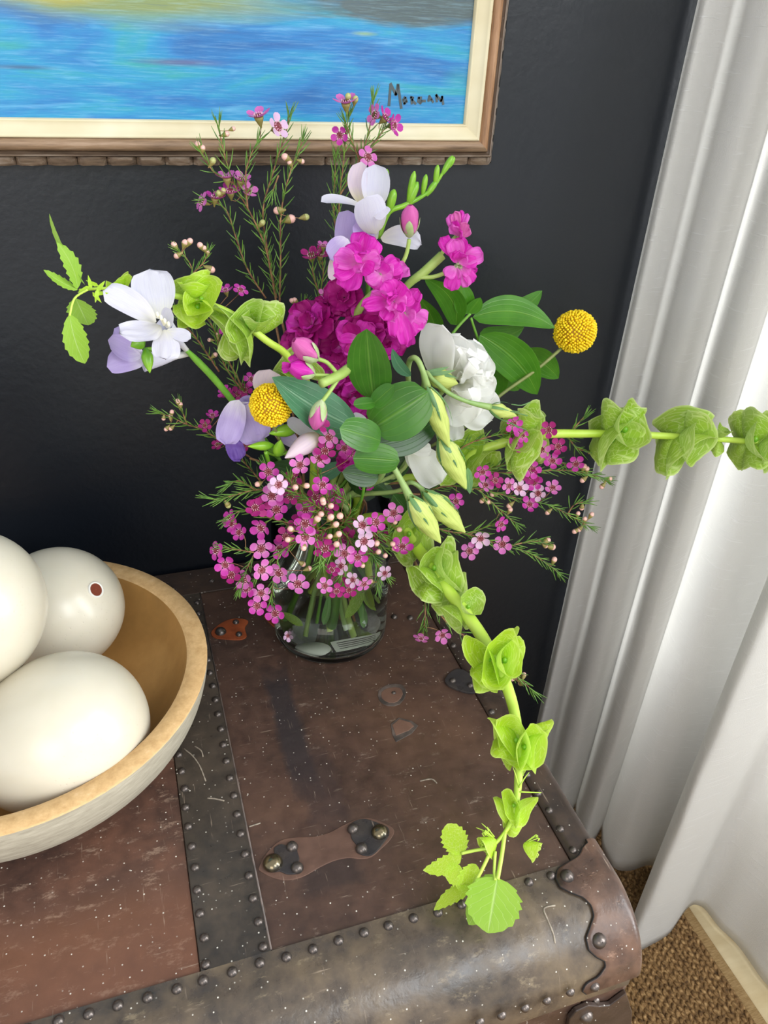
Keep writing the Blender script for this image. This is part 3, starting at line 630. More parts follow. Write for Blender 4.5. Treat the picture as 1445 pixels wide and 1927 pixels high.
MAT['needle'] = plain('needle_green', '#3f6624', 0.4, c2='#6f9a3a', sc=90); MAT['needle_light'] = plain('needle_light', '#6f9a30', 0.4, c2='#8fb648', sc=90)
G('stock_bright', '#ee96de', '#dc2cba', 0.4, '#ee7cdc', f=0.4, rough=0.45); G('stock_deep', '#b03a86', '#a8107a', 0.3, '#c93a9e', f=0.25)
G('stock_light', '#f0a8dc', '#e660ce', 0.45, '#f6b0e8', f=0.4); G('stock_bud', '#e9a0c8', '#d564ae', 0.3, f=0.3)
G('freesia_white', '#e0decb', '#dddbe8', 0.35, '#c3bedd', f=0.35, rough=0.4); G('freesia_lilac', '#efeaf4', '#c6b4e6', 0.35, '#a48cd2', f=0.35, rough=0.4)
G('freesia_blush', '#e6e3a0', '#efdce6', 0.3, '#c9b4dc', f=0.3); G('freesia_violet', '#8d6fc0', '#7455a8', 0.3, f=0.3)
G('lisi_white', '#f4f5e6', '#fdfdfb', 0.1, '#eef1ea', f=0.5, rough=0.55); G('lisi_bud', '#d5dd8c', '#cfdc7c', 0.6, '#a4bc50', f=0.2, scale=16)
MAT['lisi_sepal'] = leaf_mat('lisi_sepal', '#47744c', '#6b9a5c', '#a8c474', f=0.15)
MAT['ruscus'] = leaf_mat('ruscus_green', '#30621a', '#417a22', '#74a044', rough=0.3, f=0.14, par=7)
MAT['ruscus_blue'] = leaf_mat('ruscus_bluish', '#3a6f4c', '#4f8560', '#92b892', rough=0.3, f=0.12, par=7)
MAT['ruscus_back'] = leaf_mat('ruscus_back', '#3f7a1c', '#528f26', '#84b040', rough=0.3, f=0.25, par=7)
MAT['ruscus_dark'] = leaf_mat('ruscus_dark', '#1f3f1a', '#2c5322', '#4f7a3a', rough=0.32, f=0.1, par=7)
MAT['bell'] = leaf_mat('bell_green', '#8cb626', '#a4c838', '#eef8b4', rough=0.45, f=0.38, net=9)
MAT['bell_light'] = leaf_mat('bell_light', '#acd41c', '#bcde2c', '#e6f690', rough=0.45, f=0.4, net=9)
MAT['bell_leaf'] = leaf_mat('bell_leaf', '#8fbf2c', '#a3cc46', '#d2ea9a', rough=0.5, f=0.38, side=6)
MAT['bell_stem'] = plain('bell_stem', '#a9c93c', 0.4, c2='#bcd65a', sc=30); MAT['stem_green'] = plain('stem_green', '#558f28', 0.4, c2='#78ad3e', sc=50)
MAT['stock_stem'] = plain('stock_stem', '#8da84c', 0.5, c2='#a3bc66', sc=50); MAT['stock_sepal'] = plain('stock_sepal', '#94ac6c', 0.6, c2='#b4bf98', sc=120)
MAT['lisi_stem'] = plain('lisi_stem', '#7ea05a', 0.4, c2='#a2b870', sc=30); MAT['billy_stem'] = plain('billy_stem', '#6f7c3e', 0.5, c2='#848c50', sc=60)
MAT['billy'] = plain('billy_yellow', '#e9c000', 0.55, c2='#f9dc1c', sc=260); MAT['billy_core'] = plain('billy_core', '#a87c00', 0.6)
MAT['green_bud'] = plain('freesia_green_bud', '#86b62a', 0.3, c2='#5f9a24', sc=70); MAT['anther'] = plain('anther', '#f0ecd0', 0.5)

MOUTH = V((VX, VY, VH))
def tocam(P): return (cam_loc-P).normalized()
def face(P, a=0, b_=0): return (tocam(P)+rt*a+up*b_).normalized()
def frame_m(P, n, spin=0.0, sc=1.0):                          # local z -> n
    n = n.normalized(); x = (up.cross(n)); x = x.normalized() if x.length > 0.05 else rt.cross(n).normalized(); y = n.cross(x)
    m = Matrix((x, y, n)).transposed().to_4x4(); m.translation = P
    return m @ Matrix.Rotation(spin, 4, 'Z') @ Matrix.Scale(sc, 4)
def blade_grid(b, A, B, w, n, prof=(0.6, 0.8), bow=0, cup=0, side=0, ruf=0, rf=3.0, nu=12, nv=8, ser=0, seed=0, fold=0, tipcurl=0):
    ax = B-A; L = ax.length; t_ = ax.normalized(); n = (n-t_*n.dot(t_)).normalized(); s_ = t_.cross(n)
    pa, pb = prof; tm = pa/(pa+pb); mx = tm**pa*(1-tm)**pb; rows = []
    for i in range(nu+1):
        t = i/nu; q = t
        h_ = (max(q, 1e-6)**pa*max(1-q, 1e-6)**pb)/mx*w/2; h_ = max(h_, w*0.01)
        if ser and 0.05 < t < 0.97: h_ *= 1+2.2*ser*(((t*6.5) % 1.0)**1.3-0.5)
        c = A+ax*t+n*(bow*L*4*t*(1-t)+tipcurl*L*t**3)+s_*(side*L*4*t*(1-t)); row = []
        for j in range(nv+1):
            v = -1+2*j/nv
            r_ = ruf*L*noise.noise(V((t*rf, v*rf*0.8, seed*3.7)))*(0.25+t)*(0.4+abs(v)) if ruf else 0
            re = ruf*0.28*L*math.sin(v*rf*3+seed)*max(0, t-0.4)*2 if ruf else 0
            row.append(c+s_*(h_*v)+n*(cup*h_*v*v+fold*h_*abs(v)+r_+re)+(t_*(ruf*0.5*L*noise.noise(V((v*rf, seed*1.3, 9)))*t) if ruf else V((0, 0, 0))))
        rows.append(row)
    b.grid(rows)
def blade(name, A, B, wpx, mat, parent, a=0, b_=0, nrm=None, label=None, **k):
    A, B = (W(A) if isinstance(A, tuple) else A), (W(B) if isinstance(B, tuple) else B)
    mb = MB(); blade_grid(mb, A, B, wpx*mpp((A+B)/2), nrm or face((A+B)/2, a, b_), **k)
    o = mb.build(name, mat, parent, origin=A)
    if label: o['label'] = label
    return o
def stem(pts, r, name, mat, parent, n=8, **k):
    pts = [W(p) if isinstance(p, tuple) else p for p in pts]
    rr = [x for x in r] if isinstance(r, (list, tuple)) else r
    if isinstance(rr, list): rr = [q*mpp(p) for q, p in zip(rr+[rr[-1]]*len(pts), pts)]
    else: rr = [rr*mpp(p) for p in pts]
    b = MB(); b.tube(pts, rr, n, 5); return b.build(name, mat, parent, **k)
rs = random.Random(21)
def intovase(dx, dy, deep=True):                               # rim point and foot point inside the vase
    m = V((VX+dx*0.040, VY+dy*0.040, VH-0.01)); f = V((VX-dx*0.034, VY-dy*0.034, 0.016+0.012*rs.random()))
    return [m, f] if deep else [m]
def mid(P, dx, dy, lift=0.05): return V((VX+dx*0.05, VY+dy*0.045, VH+lift))
def lathe_bud(b, A, B, w, prof=((0, .25), (.15, .7), (.35, 1), (.6, .85), (.85, .4), (1, .04)), twist=0.0, n=14, rib=0.0, ribs=5):
    ax = B-A; t_ = ax.normalized(); x = t_.orthogonal().normalized(); y = t_.cross(x)
    pp = smooth([V((p[0], p[1], 0)) for p in prof], [0]*len(prof), 3)[0]; rows = []
    for p in pp:
        row = []
        for j in range(n):
            a = 2*math.pi*j/n; rr = w/2*max(p.y, 0.02)*(1+rib*math.sin(ribs*(a+twist*p.x)))
            row.append(A+ax*p.x+(x*math.cos(a)+y*math.sin(a))*rr)
        rows.append(row)
    b.grid(rows, closev=True)
def bud(name, A, B, wpx, mat, parent, label=None, **k):
    A, B = (W(A) if isinstance(A, tuple) else A), (W(B) if isinstance(B, tuple) else B)
    b = MB(); lathe_bud(b, A, B, wpx*mpp(A), **k); o = b.build(name, mat, parent, origin=A)
    if label: o['label'] = label
    return o
# ---------------------------------------------------------------- wax flowers
def wax_petal(k):
    b = MB(); rows = []
    for i in range(6):
        t = i/5; h_ = 0.36*((max(t, .02))**0.55*(1-t*0.98)**0.42)/0.62; row = []
        for j in range(5):
            v = -1+j/2; row.append(V((0.30+0.72*t, h_*v*1.25, 0.10+(0.20, 0.42, 0.05)[k]*t*t+0.22*h_*v*v+0.05*math.sin(3*t+k))))
        rows.append(row)
    b.grid(rows); return b
PET = {}
for cn in ('wax_magenta', 'wax_pink', 'wax_pale', 'wax_deep'):
    for k in range(3):
        me = wax_petal(k).mesh('petal'); me.materials.append(MAT[cn]); PET[cn, k] = me
b = MB(); b.lathe([(0.10, -0.02), (0.30, 0.02), (0.40, 0.14), (0.36, 0.19), (0.30, 0.08), (0.16, 0.04), (0.05, 0.10), (0.01, 0.26)], 12)
b.cur = 1
for k in range(10):
    a = 2*math.pi*k/10; p = V((0.36*math.cos(a), 0.36*math.sin(a), 0.16)); b.tube([p, p*0.92+V((0, 0, 0.13))], 0.035, 4, 1); b.sphere(p*0.90+V((0, 0, 0.15)), 0.05, n=5, m=3)
CUP = b.mesh('flower'); CUP.materials.append(MAT['wax_cup']); CUP.materials.append(MAT['stamen'])
b = MB(); b.lathe([(0.07, -0.78), (0.10, -0.66), (0.22, -0.42), (0.34, -0.15), (0.40, 0.10), (0.34, 0.05), (0.02, 0.0)], 10); CAL = b.mesh('calyx'); CAL.materials.append(MAT['wax_calyx'])
b = MB(); b.sphere((0, 0, 0.25), 0.60, 0.60, 0.66, n=10, m=7); b.cur = 1; b.lathe([(0.12, -1.1), (0.30, -0.7), (0.52, -0.2), (0.60, 0.12), (0.50, 0.12)], 10)
BUDS = {}
for nm in ('wax_bud', 'wax_bud_green'):
    me = b.mesh('bud'); me.materials.append(MAT[nm]); me.materials.append(MAT['wax_calyx']); BUDS[nm] = me
def wax_sprig(label, branches, flowers, buds, base=None, ndl=7.0, nl=26, seed=0, twigr=1.8, lead=None, needle='needle', nfrom=0.0, group='wax flower sprigs in the bouquet', nocut=False):
    """branches: lists of (px,py,Y); flowers: (px,py,Y,R,color,a,b); buds: (px,py,Y,r,kind)"""
    rg = random.Random(seed*17+5); BR = [[W(p) for p in br] for br in branches]
    root = thing('wax_flower_sprig', label, 'flower sprig', base if base is not None else BR[0][0], group)
    sb = MB(); nb = MB(); samples = []
    if lead: sb.tube(lead, 0.0011, 6, 5)
    for bi, br in enumerate(BR):
        k = mpp(br[0]); n_ = len(br); P, Q = smooth(br, [twigr*k*(1-0.55*i/(n_-1)) for i in range(n_)], 6)
        sb.tube(P, [q for q in Q], 6, 1); samples += P
        L = 0; phi = rg.random()*6
        for i in range(1, len(P)):
            seg = P[i]-P[i-1]; sl = seg.length; t_ = seg.normalized(); x = t_.orthogonal().normalized(); y = t_.cross(x)
            d = 0
            while L+sl-d > ndl*k and sl > 0:
                step = ndl*k-L; d += step; L = 0; p = P[i-1]+t_*min(d, sl); fr = i/len(P)
                if fr < nfrom: continue
                for s_ in (0, math.pi):
                    a = phi+s_+rg.uniform(-.3, .3); rad = x*math.cos(a)+y*math.sin(a); ln = nl*k*rg.uniform(0.6, 1.1); th = rg.uniform(0.5, 0.85)*(1-0.45*fr)
                    d0 = (t_*math.cos(th)+rad*math.sin(th)); e = p+d0*ln+t_*ln*0.08; m_ = p+d0*ln*0.55-t_*ln*0.02
                    nb.tube([p, m_, e], [0.9*k, 1.35*k, 0.5*k], 4, 1, caps=False)
                phi += 1.9
            L += sl-d if sl-d >= 0 else 0
        tip = P[-1]; td = (P[-1]-P[-3]).normalized()
        for q in range(5):
            a = q*1.26+rg.random(); x = td.orthogonal().normalized(); y = td.cross(x); d0 = (td+0.38*(x*math.cos(a)+y*math.sin(a))).normalized()
            nb.tube([tip, tip+d0*nl*k*0.5, tip+d0*nl*k*rg.uniform(0.8, 1.05)], [0.7*k, 1.1*k, 0.35*k], 4, 1, caps=False)
    def nearest(p): return min(samples, key=lambda q: (q-p).length_squared + (0.0004 if q.z > p.z+0.02 else 0))
    for (px, py, Y, Rp, col, a, b_) in flowers:
        P = W((px, py, Y)); n = face(P, a, b_); k = mpp(P)*Rp; m = frame_m(P, n, rg.random()*6.28, k)
        fl = link('flower', CUP, None, root, m)
        kk = rg.choice((0, 0, 1, 2)) if b_ < 1 else 1
        for q in range(5): link('petal', PET[col, kk], None, fl, m @ Matrix.Rotation(q*2*math.pi/5+rg.uniform(-.07, .07), 4, 'Z') @ Matrix.Scale(rg.uniform(0.93, 1.05), 4))
        link('calyx', CAL, None, fl, m)
        e = P-n*k*0.7; q = nearest(e); mm = (e+q)/2-n*k*0.3
        if (e-q).length > 0.001: sb.tube([e, mm, q], 0.75*mpp(P), 5, 3)
    for (px, py, Y, rp, kind) in buds:
        P = W((px, py, Y)); q = nearest(P); n = (P-q).normalized() if (P-q).length > 0.002 else up; n = (n+up*0.3+tocam(P)*0.2).normalized(); k = mpp(P)*rp/0.62
        m = frame_m(P, n, 0, k); link('bud', BUDS[kind], None, root, m)
        e = P-n*k*0.9; sb.tube([e, (e+q)/2-n*k*0.4, q], 0.7*mpp(P), 5, 3)
    sb.build('stem', MAT['twig'], root, origin=BR[0][0])
    if nb.f: nb.build('needle_leaves', MAT[needle], root, origin=BR[0][0], kind='stuff')
    return root
PK, MG, PL, DP = 'wax_pink', 'wax_magenta', 'wax_pale', 'wax_deep'; BD, BG = 'wax_bud', 'wax_bud_green'
# tall sprigs at the upper left, in front of the picture frame
def fl(l, Y, R_=16, c=MG, a=0, b_=0): return [(p[0], p[1], p[3] if len(p) > 3 and p[3] and p[3] < 1 else Y, R_, p[2] if len(p) > 2 else c, a+rs.uniform(-.6, .6), b_+rs.uniform(-.55, .6)) for p in l]
def bd(l, Y, r=6, c=BD): return [(p[0], p[1], Y, p[2] if len(p) > 2 else r, p[3] if len(p) > 3 else c) for p in l]
Yb = .665
def ld(p, dx, dy): a = W(p); m = V((VX+dx*.045, VY+dy*.045, VH+.03)); return [a, a.lerp(m, .5)+V((0, 0, .004))]+[m]+intovase(dx, dy)
wax_sprig('tall wax flower sprig nearest the left with pink blossoms below the frame', [[(500,561,Yb),(466,507,Yb),(445,450,Yb),(429,402,Yb),(412,384,Yb),(392,378,Yb)], [(520,571,Yb),(503,479,Yb),(487,434,Yb),(466,392,Yb),(440,345,Yb),(424,297,Yb),(416,263,Yb),(412,240,Yb)], [(440,345,Yb),(403,324,Yb),(380,288,Yb)]],
    [(427,336,Yb,21,PK,-.2,1.5),(453,340,Yb,21,PK,.2,1.4),(434,362,Yb,21,MG,-.1,1.1),(466,362,Yb,19,PK,.4,.9),(382,380,Yb,19,PK,-1.2,.5),(404,374,Yb,19,MG,.1,1.5)],
    bd([(373,274,5.5),(381,281,5.5),(424,253,5.5),(437,243,4.5)], Yb)+bd([(419,362,6,BG),(411,366,6,BG),(399,305,6.5,BG),(492,421,6,BG)], Yb), lead=ld((510,566,Yb), -.5, .5), seed=1, ndl=13, nl=30)
wax_sprig('tall wax flower sprig with two pale blossoms overlapping the picture', [[(526,573,.66),(528,480,.66),(528,413,.66),(536,360,.66),(550,313,.66),(562,285,.66),(568,268,.66)], [(520,560,.67),(498,439,.67),(496,387,.67),(511,334,.67),(524,292,.67),(538,250,.67),(543,222,.67)], [(466,392,.66),(462,330,.66),(472,292,.66),(484,268,.66)], [(524,330,.66),(513,360,.66)]],
    [(487,221,.66,24,PK,-.3,1.3),(521,239,.66,23,PL,.8,.5)], bd([(539,297,7),(566,303,5),(546,308,5),(525,396,7.5),(544,413,8.5),(573,409,6.5,BG)], .66), lead=ld((524,573,.66), -.3, .6), seed=2, ndl=13, nl=30)
wax_sprig('wax flower sprig in front of the signature side of the painting', [[(614,600,.665),(630,526,.665),(636,440,.665),(639,368,.665),(646,310,.665),(650,262,.665),(655,225,.665)], [(639,368,.665),(672,310,.665),(690,262,.665),(700,215,.665),(703,190,.665)], [(676,300,.66),(660,260,.66),(651,232,.66)], [(676,300,.66),(705,268,.66),(722,245,.66)], [(634,450,.67),(628,390,.67),(632,300,.67)]],
    [(651,195,.66,24,PK,-.1,1.3),(640,254,.66,17,MG,-.3,-.1),(707,217,.66,19,PK,-1.0,.4),(724,223,.66,20,MG,1.1,1.0),(739,236,.66,20,MG,1.3,.2),(691,297,.655,21,PK,.5,.4)],
    bd([(655,184,6,BG),(668,189,6,BG)], .66), lead=ld((614,600,.665), -.1, .6), seed=3, ndl=12, nl=30)
wax_sprig('short magenta wax flower sprig left of the white freesia', [[(610,610,.64),(600,570,.64),(608,520,.64),(606,490,.64)], [(604,560,.64),(590,520,.64),(588,495,.64)], [(555,640,.64),(562,600,.64),(572,575,.64)]],
    [(586,483,.64,20,DP,-.2,1.0),(603,480,.64,19,DP,.2,1.1),(608,464,.64,13,PK,.1,1.4),(612,556,.63,15,PK,.2,.6),(645,584,.60,12,PK,0,.8),(600,650,.60,14,MG,0,.6)], bd([(551,567,5),(556,566,5),(573,572,5)], .64), lead=ld((610,612,.64), -.1, .3), seed=4, ndl=10)
wax_sprig('wax flower sprig of round buds above the left green bell stem', [[(412,699,.61),(372,640,.61),(335,593,.61),(345,560,.61),(362,515,.61),(352,488,.61),(340,475,.61)], [(362,515,.61),(382,495,.61),(390,478,.61)], [(465,745,.61),(430,700,.61),(412,660,.61),(408,630,.61)], [(465,745,.61),(425,670,.61),(400,615,.61),(380,590,.61)]],
    fl([(425,548,MG),(452,547,MG),(424,624,MG),(424,739,MG),(448,742,DP),(472,715,MG),(462,735,DP)], .61, 15, b_=.8),
    bd([(329,463),(347,459),(356,456),(335,480),(378,464),(385,469,5),(391,476,4),(395,506,7),(410,631,5),(420,661,5),(403,669,5),(396,640,4)], .61), lead=ld((465,745,.61), -.6, .2), seed=5, ndl=12)
wax_sprig('wax flower sprig reaching left at the lowest against dark wall', [[(470,860,.60),(430,835,.60),(404,822,.60),(375,806,.60),(352,799,.60),(325,786,.60),(303,778,.60)], [(352,799,.60),(345,780,.60),(338,764,.60)], [(490,905,.585),(460,870,.585),(445,855,.585)]],
    fl([(400,783,MG),(386,801,DP),(410,838,DP),(430,744,DP),(463,838,DP)], .60, 13, b_=.6, a=-.3), bd([(335,757,5),(339,763,5),(323,777,4.5),(321,785,4.5),(314,806,4.5),(323,805,4.5),(308,786,4)], .60), lead=ld((470,862,.60), -.7, 0), seed=6, ndl=11, nl=26)
# the big cascade over the front of the vase
F = lambda l, Y: [(380+x*.3045, 800+y*.3045, c) + ((Y,) if Y else ()) for x, y, c in l]
wax_sprig('dense wax flower spray of magenta blossoms hanging over the vase front at left', [[(600,960,.55),(560,985,.545),(510,975,.54),(460,960,.54),(430,975,.54)], [(600,960,.55),(570,1010,.535),(525,1040,.53),(480,1090,.53)], [(480,1040,.535),(450,1035,.53),(420,1030,.53)], [(600,960,.55),(550,930,.54),(520,905,.535),(500,880,.535)], [(525,1040,.53),(515,1090,.525),(510,1130,.525)], [(480,1040,.535),(465,1070,.53),(450,1110,.53)]],
    fl(F([(175,575,MG),(235,665,MG),(190,610,MG)], .54), .54, 17, a=-.5)+fl(F([(370,630,MG),(355,500,DP),(365,760,PK),(475,770,MG),(430,440,PK),(460,525,MG)], .535), .535, 21, a=-.2)+
    fl(F([(95,775,MG),(145,860,MG),(180,930,DP),(260,955,PK),(280,1010,MG)], .53), .53, 19, a=-.5)+fl(F([(365,895,PK),(480,910,PK),(590,985,PK)], .52), .52, 21, b_=-.1)+fl(F([(365,1035,PK),(340,1115,MG),(455,1162,MG)], .525), .525, 19, b_=-.4)+
    fl(F([(410,290,MG),(470,360,PL),(330,515,DP),(520,690,DP)], .53), .53, 19),
    bd(F([(350,362,0),(552,645,0),(540,708,0)], 0) and [(380+x*.3045, 800+y*.3045, 5.5) for x, y in [(350,362),(552,645),(540,708),(618,855),(654,888)]], .53), base=W((600,960,.55)), lead=[W((600,960,.55)), MOUTH+V((-.02,-.02,.01))]+intovase(-.5,-.5), seed=7, ndl=8, nl=24)
wax_sprig('wax flower spray with pink buds and violet blossoms over the vase centre', [[(625,985,.55),(620,940,.535),(600,900,.525),(600,860,.52),(615,830,.515)], [(625,985,.55),(600,955,.535),(560,930,.525),(545,900,.52)], [(625,985,.55),(640,1000,.53),(630,1030,.52),(605,1060,.515)], [(625,985,.55),(595,1010,.525),(570,1000,.515)], [(640,990,.54),(660,960,.53),(640,930,.53)], [(590,1000,.52),(600,1040,.515),(606,1060,.515)]],
    fl([(620,822,PK),(600,864,PK),(565,876,PK),(606,914,MG),(523,912,PL),(599,798,DP),(611,850,DP)], .51, 20)+fl([(648,843,MG),(660,855,MG)], .53, 17)+fl([(553,900,DP),(545,935,DP),(575,960,MG),(595,935,DP),(632,930,MG),(620,950,DP),(560,985,DP),(600,1015,DP)], .54, 19)+
    fl([(574,984,MG),(573,1010,PK),(610,1030,DP)], .515, 22, b_=-.2),
    bd([(555,916),(575,914),(608,944),(622,951),(640,970,7),(621,975,7),(603,967,6),(596,978,7),(630,988,6.5),(635,1006,6.5),(619,1010,5.5),(633,1025,6.5),(548,996),(544,1015),(572,1029,6),(607,940)], .51), seed=8, ndl=7, nl=26, base=W((625,985,.55)), lead=[W((625,985,.55))]+intovase(0,-.7))
wax_sprig('wax flower spray of pale violet blossoms over the right side of the vase rim', [[(640,980,.55),(680,990,.535),(710,1000,.53),(728,1010,.53),(735,985,.53)], [(700,1000,.535),(720,1030,.53),(745,1030,.53)], [(680,990,.54),(690,1030,.53),(710,1060,.525),(712,1105,.52)], [(680,1000,.54),(660,1050,.53),(640,1085,.525)], [(650,1000,.54),(665,1030,.53),(680,1040,.525)], [(700,1040,.53),(715,1070,.522),(728,1085,.52)]],
    fl([(681,989,PL),(706,983,MG),(741,966,PK),(684,1018,PL),(648,1041,PK),(672,1047,MG),(756,1030,MG)], .52, 20)+fl([(643,1065,PL),(611,1103,PK),(633,1111,DP),(657,1111,DP),(684,1098,PK),(626,1070,DP)], .515, 16, b_=-.3)+fl([(665,1091,PL),(725,1080,PL)], .51, 15)+fl([(700,1025,DP),(650,1010,DP),(663,990,DP),(640,1085,DP)], .545, 16),
    bd([(743,983,5),(750,996,5.5),(709,1021,6),(738,1023,5.5),(711,1039,5.5),(741,1033,5),(682,1062,5),(699,1094,5),(725,1045,5)], .52), seed=9, ndl=5.5, nl=24, base=W((640,980,.55)), lead=[W((640,980,.55))]+intovase(.4,-.6))
wax_sprig('green needle twig reaching left above the magenta cascade', [[(520,925,.545),(480,922,.545),(440,932,.545),(410,940,.545),(395,938,.545)], [(480,922,.545),(450,905,.545),(430,912,.545)]], [], bd([(428,949,6,BG)], .545), seed=10, ndl=6, nl=28, base=W((520,925,.545)), lead=[W((520,925,.545)), MOUTH+V((-.02,-.01,.02))]+intovase(-.6,-.2))
# right-hand sprigs
wax_sprig('wax flower sprig crossing the right green bell stem, longest of the right ones', [[(800,905,.58),(863,847,.57),(910,825,.56),(960,815,.56),(1020,815,.56),(1068,820,.56)], [(1068,820,.56),(1085,800,.56),(1098,786,.56)], [(1068,820,.56),(1085,843,.56),(1110,850,.56)], [(960,815,.56),(975,850,.56),(1010,865,.56),(1050,868,.56),(1085,885,.56),(1135,900,.56)], [(800,905,.58),(880,885,.57),(950,890,.56),(1040,885,.56),(1086,887,.56),(1140,903,.56)]],
    fl([(965,796,MG),(981,820,MG),(967,838,MG),(1033,809,DP),(1019,847,PK),(1050,841,DP),(1039,868,MG),(1083,872,MG),(1001,883,MG)], .55, 17, a=.4), bd([(1116,850,6),(1131,852,6.5),(1098,880,5.5),(1098,902,5.5),(1134,914,5),(1145,902,5),(1104,884,5)], .56), seed=11, ndl=11, nl=28, lead=[W((800,905,.58))]+[MOUTH+V((.03,-.005,.02))]+intovase(.7,-.1))
wax_sprig('wax flower sprig with violet blossoms below the right green bell stem', [[(790,930,.58),(840,915,.57),(900,920,.56),(970,937,.56),(1032,950,.56),(1068,968,.56),(1108,990,.56)], [(840,915,.57),(900,890,.56),(960,870,.56)], [(900,920,.56),(930,950,.56),(970,985,.56)], [(1068,968,.56),(1080,950,.56),(1098,945,.56)]],
    fl([(1005,908,MG),(1039,919,PK),(1013,929,PL),(996,950,MG),(956,914,PK),(976,919,PL),(907,887,MG),(912,914,PK),(858,943,MG),(941,986,MG),(1000,895,DP),(930,905,DP)], .55, 16, a=.2),
    bd([(1095,954,5),(1087,968,4.5),(1112,970,5),(1083,999,5),(1091,995,5),(1032,963,5),(960,950,5.5),(959,961,5),(929,930,5.5),(908,941,5),(920,945,5),(1100,978,4.5)], .56), seed=12, ndl=10, nl=30, lead=[W((790,930,.58))]+[MOUTH+V((.03,-.01,.015))]+intovase(.7,-.3))
wax_sprig('lowest right wax flower sprig with three violet blossoms on black wall', [[(790,985,.57),(840,999,.56),(880,1005,.555),(916,1017,.55),(960,1030,.55),(992,1039,.55),(1025,1058,.55),(1050,1078,.55)], [(956,1029,.55),(990,1020,.55),(1018,1018,.55)], [(880,1005,.555),(908,994,.555),(926,988,.555)]],
    fl([(904,1012,PL),(883,1037,PK),(945,1024,PK)], .545, 18), bd([(1028,1018,6),(1037,1029,6.5),(1025,1027,4.5),(1042,1055,5.5)], .55), seed=13, ndl=9, nl=30, lead=[W((790,985,.57))]+intovase(.7,-.4))
wax_sprig('small wax flower twig hanging below the lower green bells', [[(800,1120,.53),(840,1170,.50),(885,1205,.48),(930,1240,.46),(970,1270,.45),(1000,1298,.44)], [(800,1120,.53),(800,1160,.52),(798,1180,.52)]],
    [(793,1199,.515,15,PK,-.3,-1.3),(832,1194,.51,16,PK,.2,-.5)], bd([(966,1276,5),(976,1279,5),(985,1272,5),(945,1292,5.5),(980,1287,4.5)], .45), seed=14, ndl=12, nl=32, lead=[W((800,1120,.53)), W((770,1040,.545))]+intovase(.6,-.7))
wax_sprig('wax flower twig with two pink blossoms right of the green vase stems', [[(650,980,.56),(690,1010,.555),(700,1040,.55)], [(690,1010,.555),(715,1030,.55)]], fl([(690,1035,DP),(718,1010,DP),(655,1030,MG)], .55, 16), [], seed=15, ndl=4, nl=26, lead=[W((650,980,.56))]+intovase(.2,-.3))
# loose fallen blossoms lying in the water
def loose(P, n, k, col, label):
    m = frame_m(P, n, 1.0, k); o = link('fallen_blossom', CUP, None, None, m); tag(o, label, 'blossom')
    for q in range(5): link('petal', PET[col, 1], None, o, m @ Matrix.Rotation(q*2*math.pi/5, 4, 'Z'))
loose(W((541,1196,.575)), V((0.3, -1, 0.5)), 0.006, PL, 'tiny violet blossom sunk in the vase water at its left side')
# ---------------------------------------------------------------- billy buttons
def billy(px, py, Y, rp, pts, label, lead):
    P = W((px, py, Y)); r = rp*mpp(P); root = thing('billy_button', label, 'flower', P)
    b = MB(); b.sphere(P, r*0.93, n=24, m=16); hd = b.build('flower_head', MAT['billy_core'], root, origin=P)
    b = MB(); n = 620
    for i in range(n):
        z = 1-2*(i+.5)/n; a = i*2.39996; q = math.sqrt(1-z*z); d = V((q*math.cos(a), q*math.sin(a), z)); x = d.orthogonal().normalized(); y = d.cross(x)
        rr = r*0.070*rs.uniform(.75, 1.15); d = (d+x*rs.uniform(-.025, .025)+y*rs.uniform(-.025, .025)).normalized(); c = P+d*r*rs.uniform(.90, .95); rows = [[c+(x*math.cos(t)+y*math.sin(t))*rr*0.8 for t in [k*1.0472 for k in range(6)]], [c+d*rr*1.1+(x*math.cos(t)+y*math.sin(t))*rr for t in [k*1.0472 for k in range(6)]], [c+d*rr*1.9+(x*math.cos(t)+y*math.sin(t))*rr*0.55 for t in [k*1.0472 for k in range(6)]]]
        b.grid(rows, closev=True); b.face(tuple(range(len(b.v)-6, len(b.v))))
    b.build('florets', MAT['billy'], hd, origin=P, kind='stuff')
    stem(pts+lead, 3.2, 'stem', MAT['billy_stem'], root)
billy(1082, 624, .62, 38, [(1060,652,.62),(1010,695,.615),(940,745,.61),(880,800,.61)], 'round yellow billy button against the dark wall at right', [MOUTH+V((.025, .01, .01))]+intovase(.6, .2))
billy(510, 762, .53, 39, [(512,795,.535),(540,860,.56)], 'round yellow billy button beside the bluish green leaf', [MOUTH+V((-.025, -.005, .01))]+intovase(-.6, -.1))
# ---------------------------------------------------------------- bells of Ireland
def bell_grid(b, A, d, Rr, depth, seed, ny=30, nx=9, open_=1.0, spike=0.045):
    x = d.orthogonal().normalized(); y = d.cross(x); rg = random.Random(seed); ph = rg.random()*6; rows = []; e1, e2 = rg.uniform(.02, .10), rg.uniform(1.15, 1.5)
    for i in range(nx+1):
        t = i/nx; row = []
        for j in range(ny+1):
            a = 2*math.pi*j/ny
            lob = 0.035*math.sin(5*a+ph)+0.05*math.sin(2*a+ph*2); rr = Rr*(0.10+0.90*t**0.75*(1+lob*t*t*1.2))
            h_ = depth*(t**1.3)+Rr*0.15*math.sin(2*a+ph*1.7)*t**3+Rr*e1*math.sin(4*a+ph)*t**4
            if i == nx and j % 6 == 0: rr *= 1+spike
            row.append(A+d*h_+(x*math.cos(a)*e2+y*math.sin(a)/e2)*rr)
        rows.append(row)
    b.grid(rows)
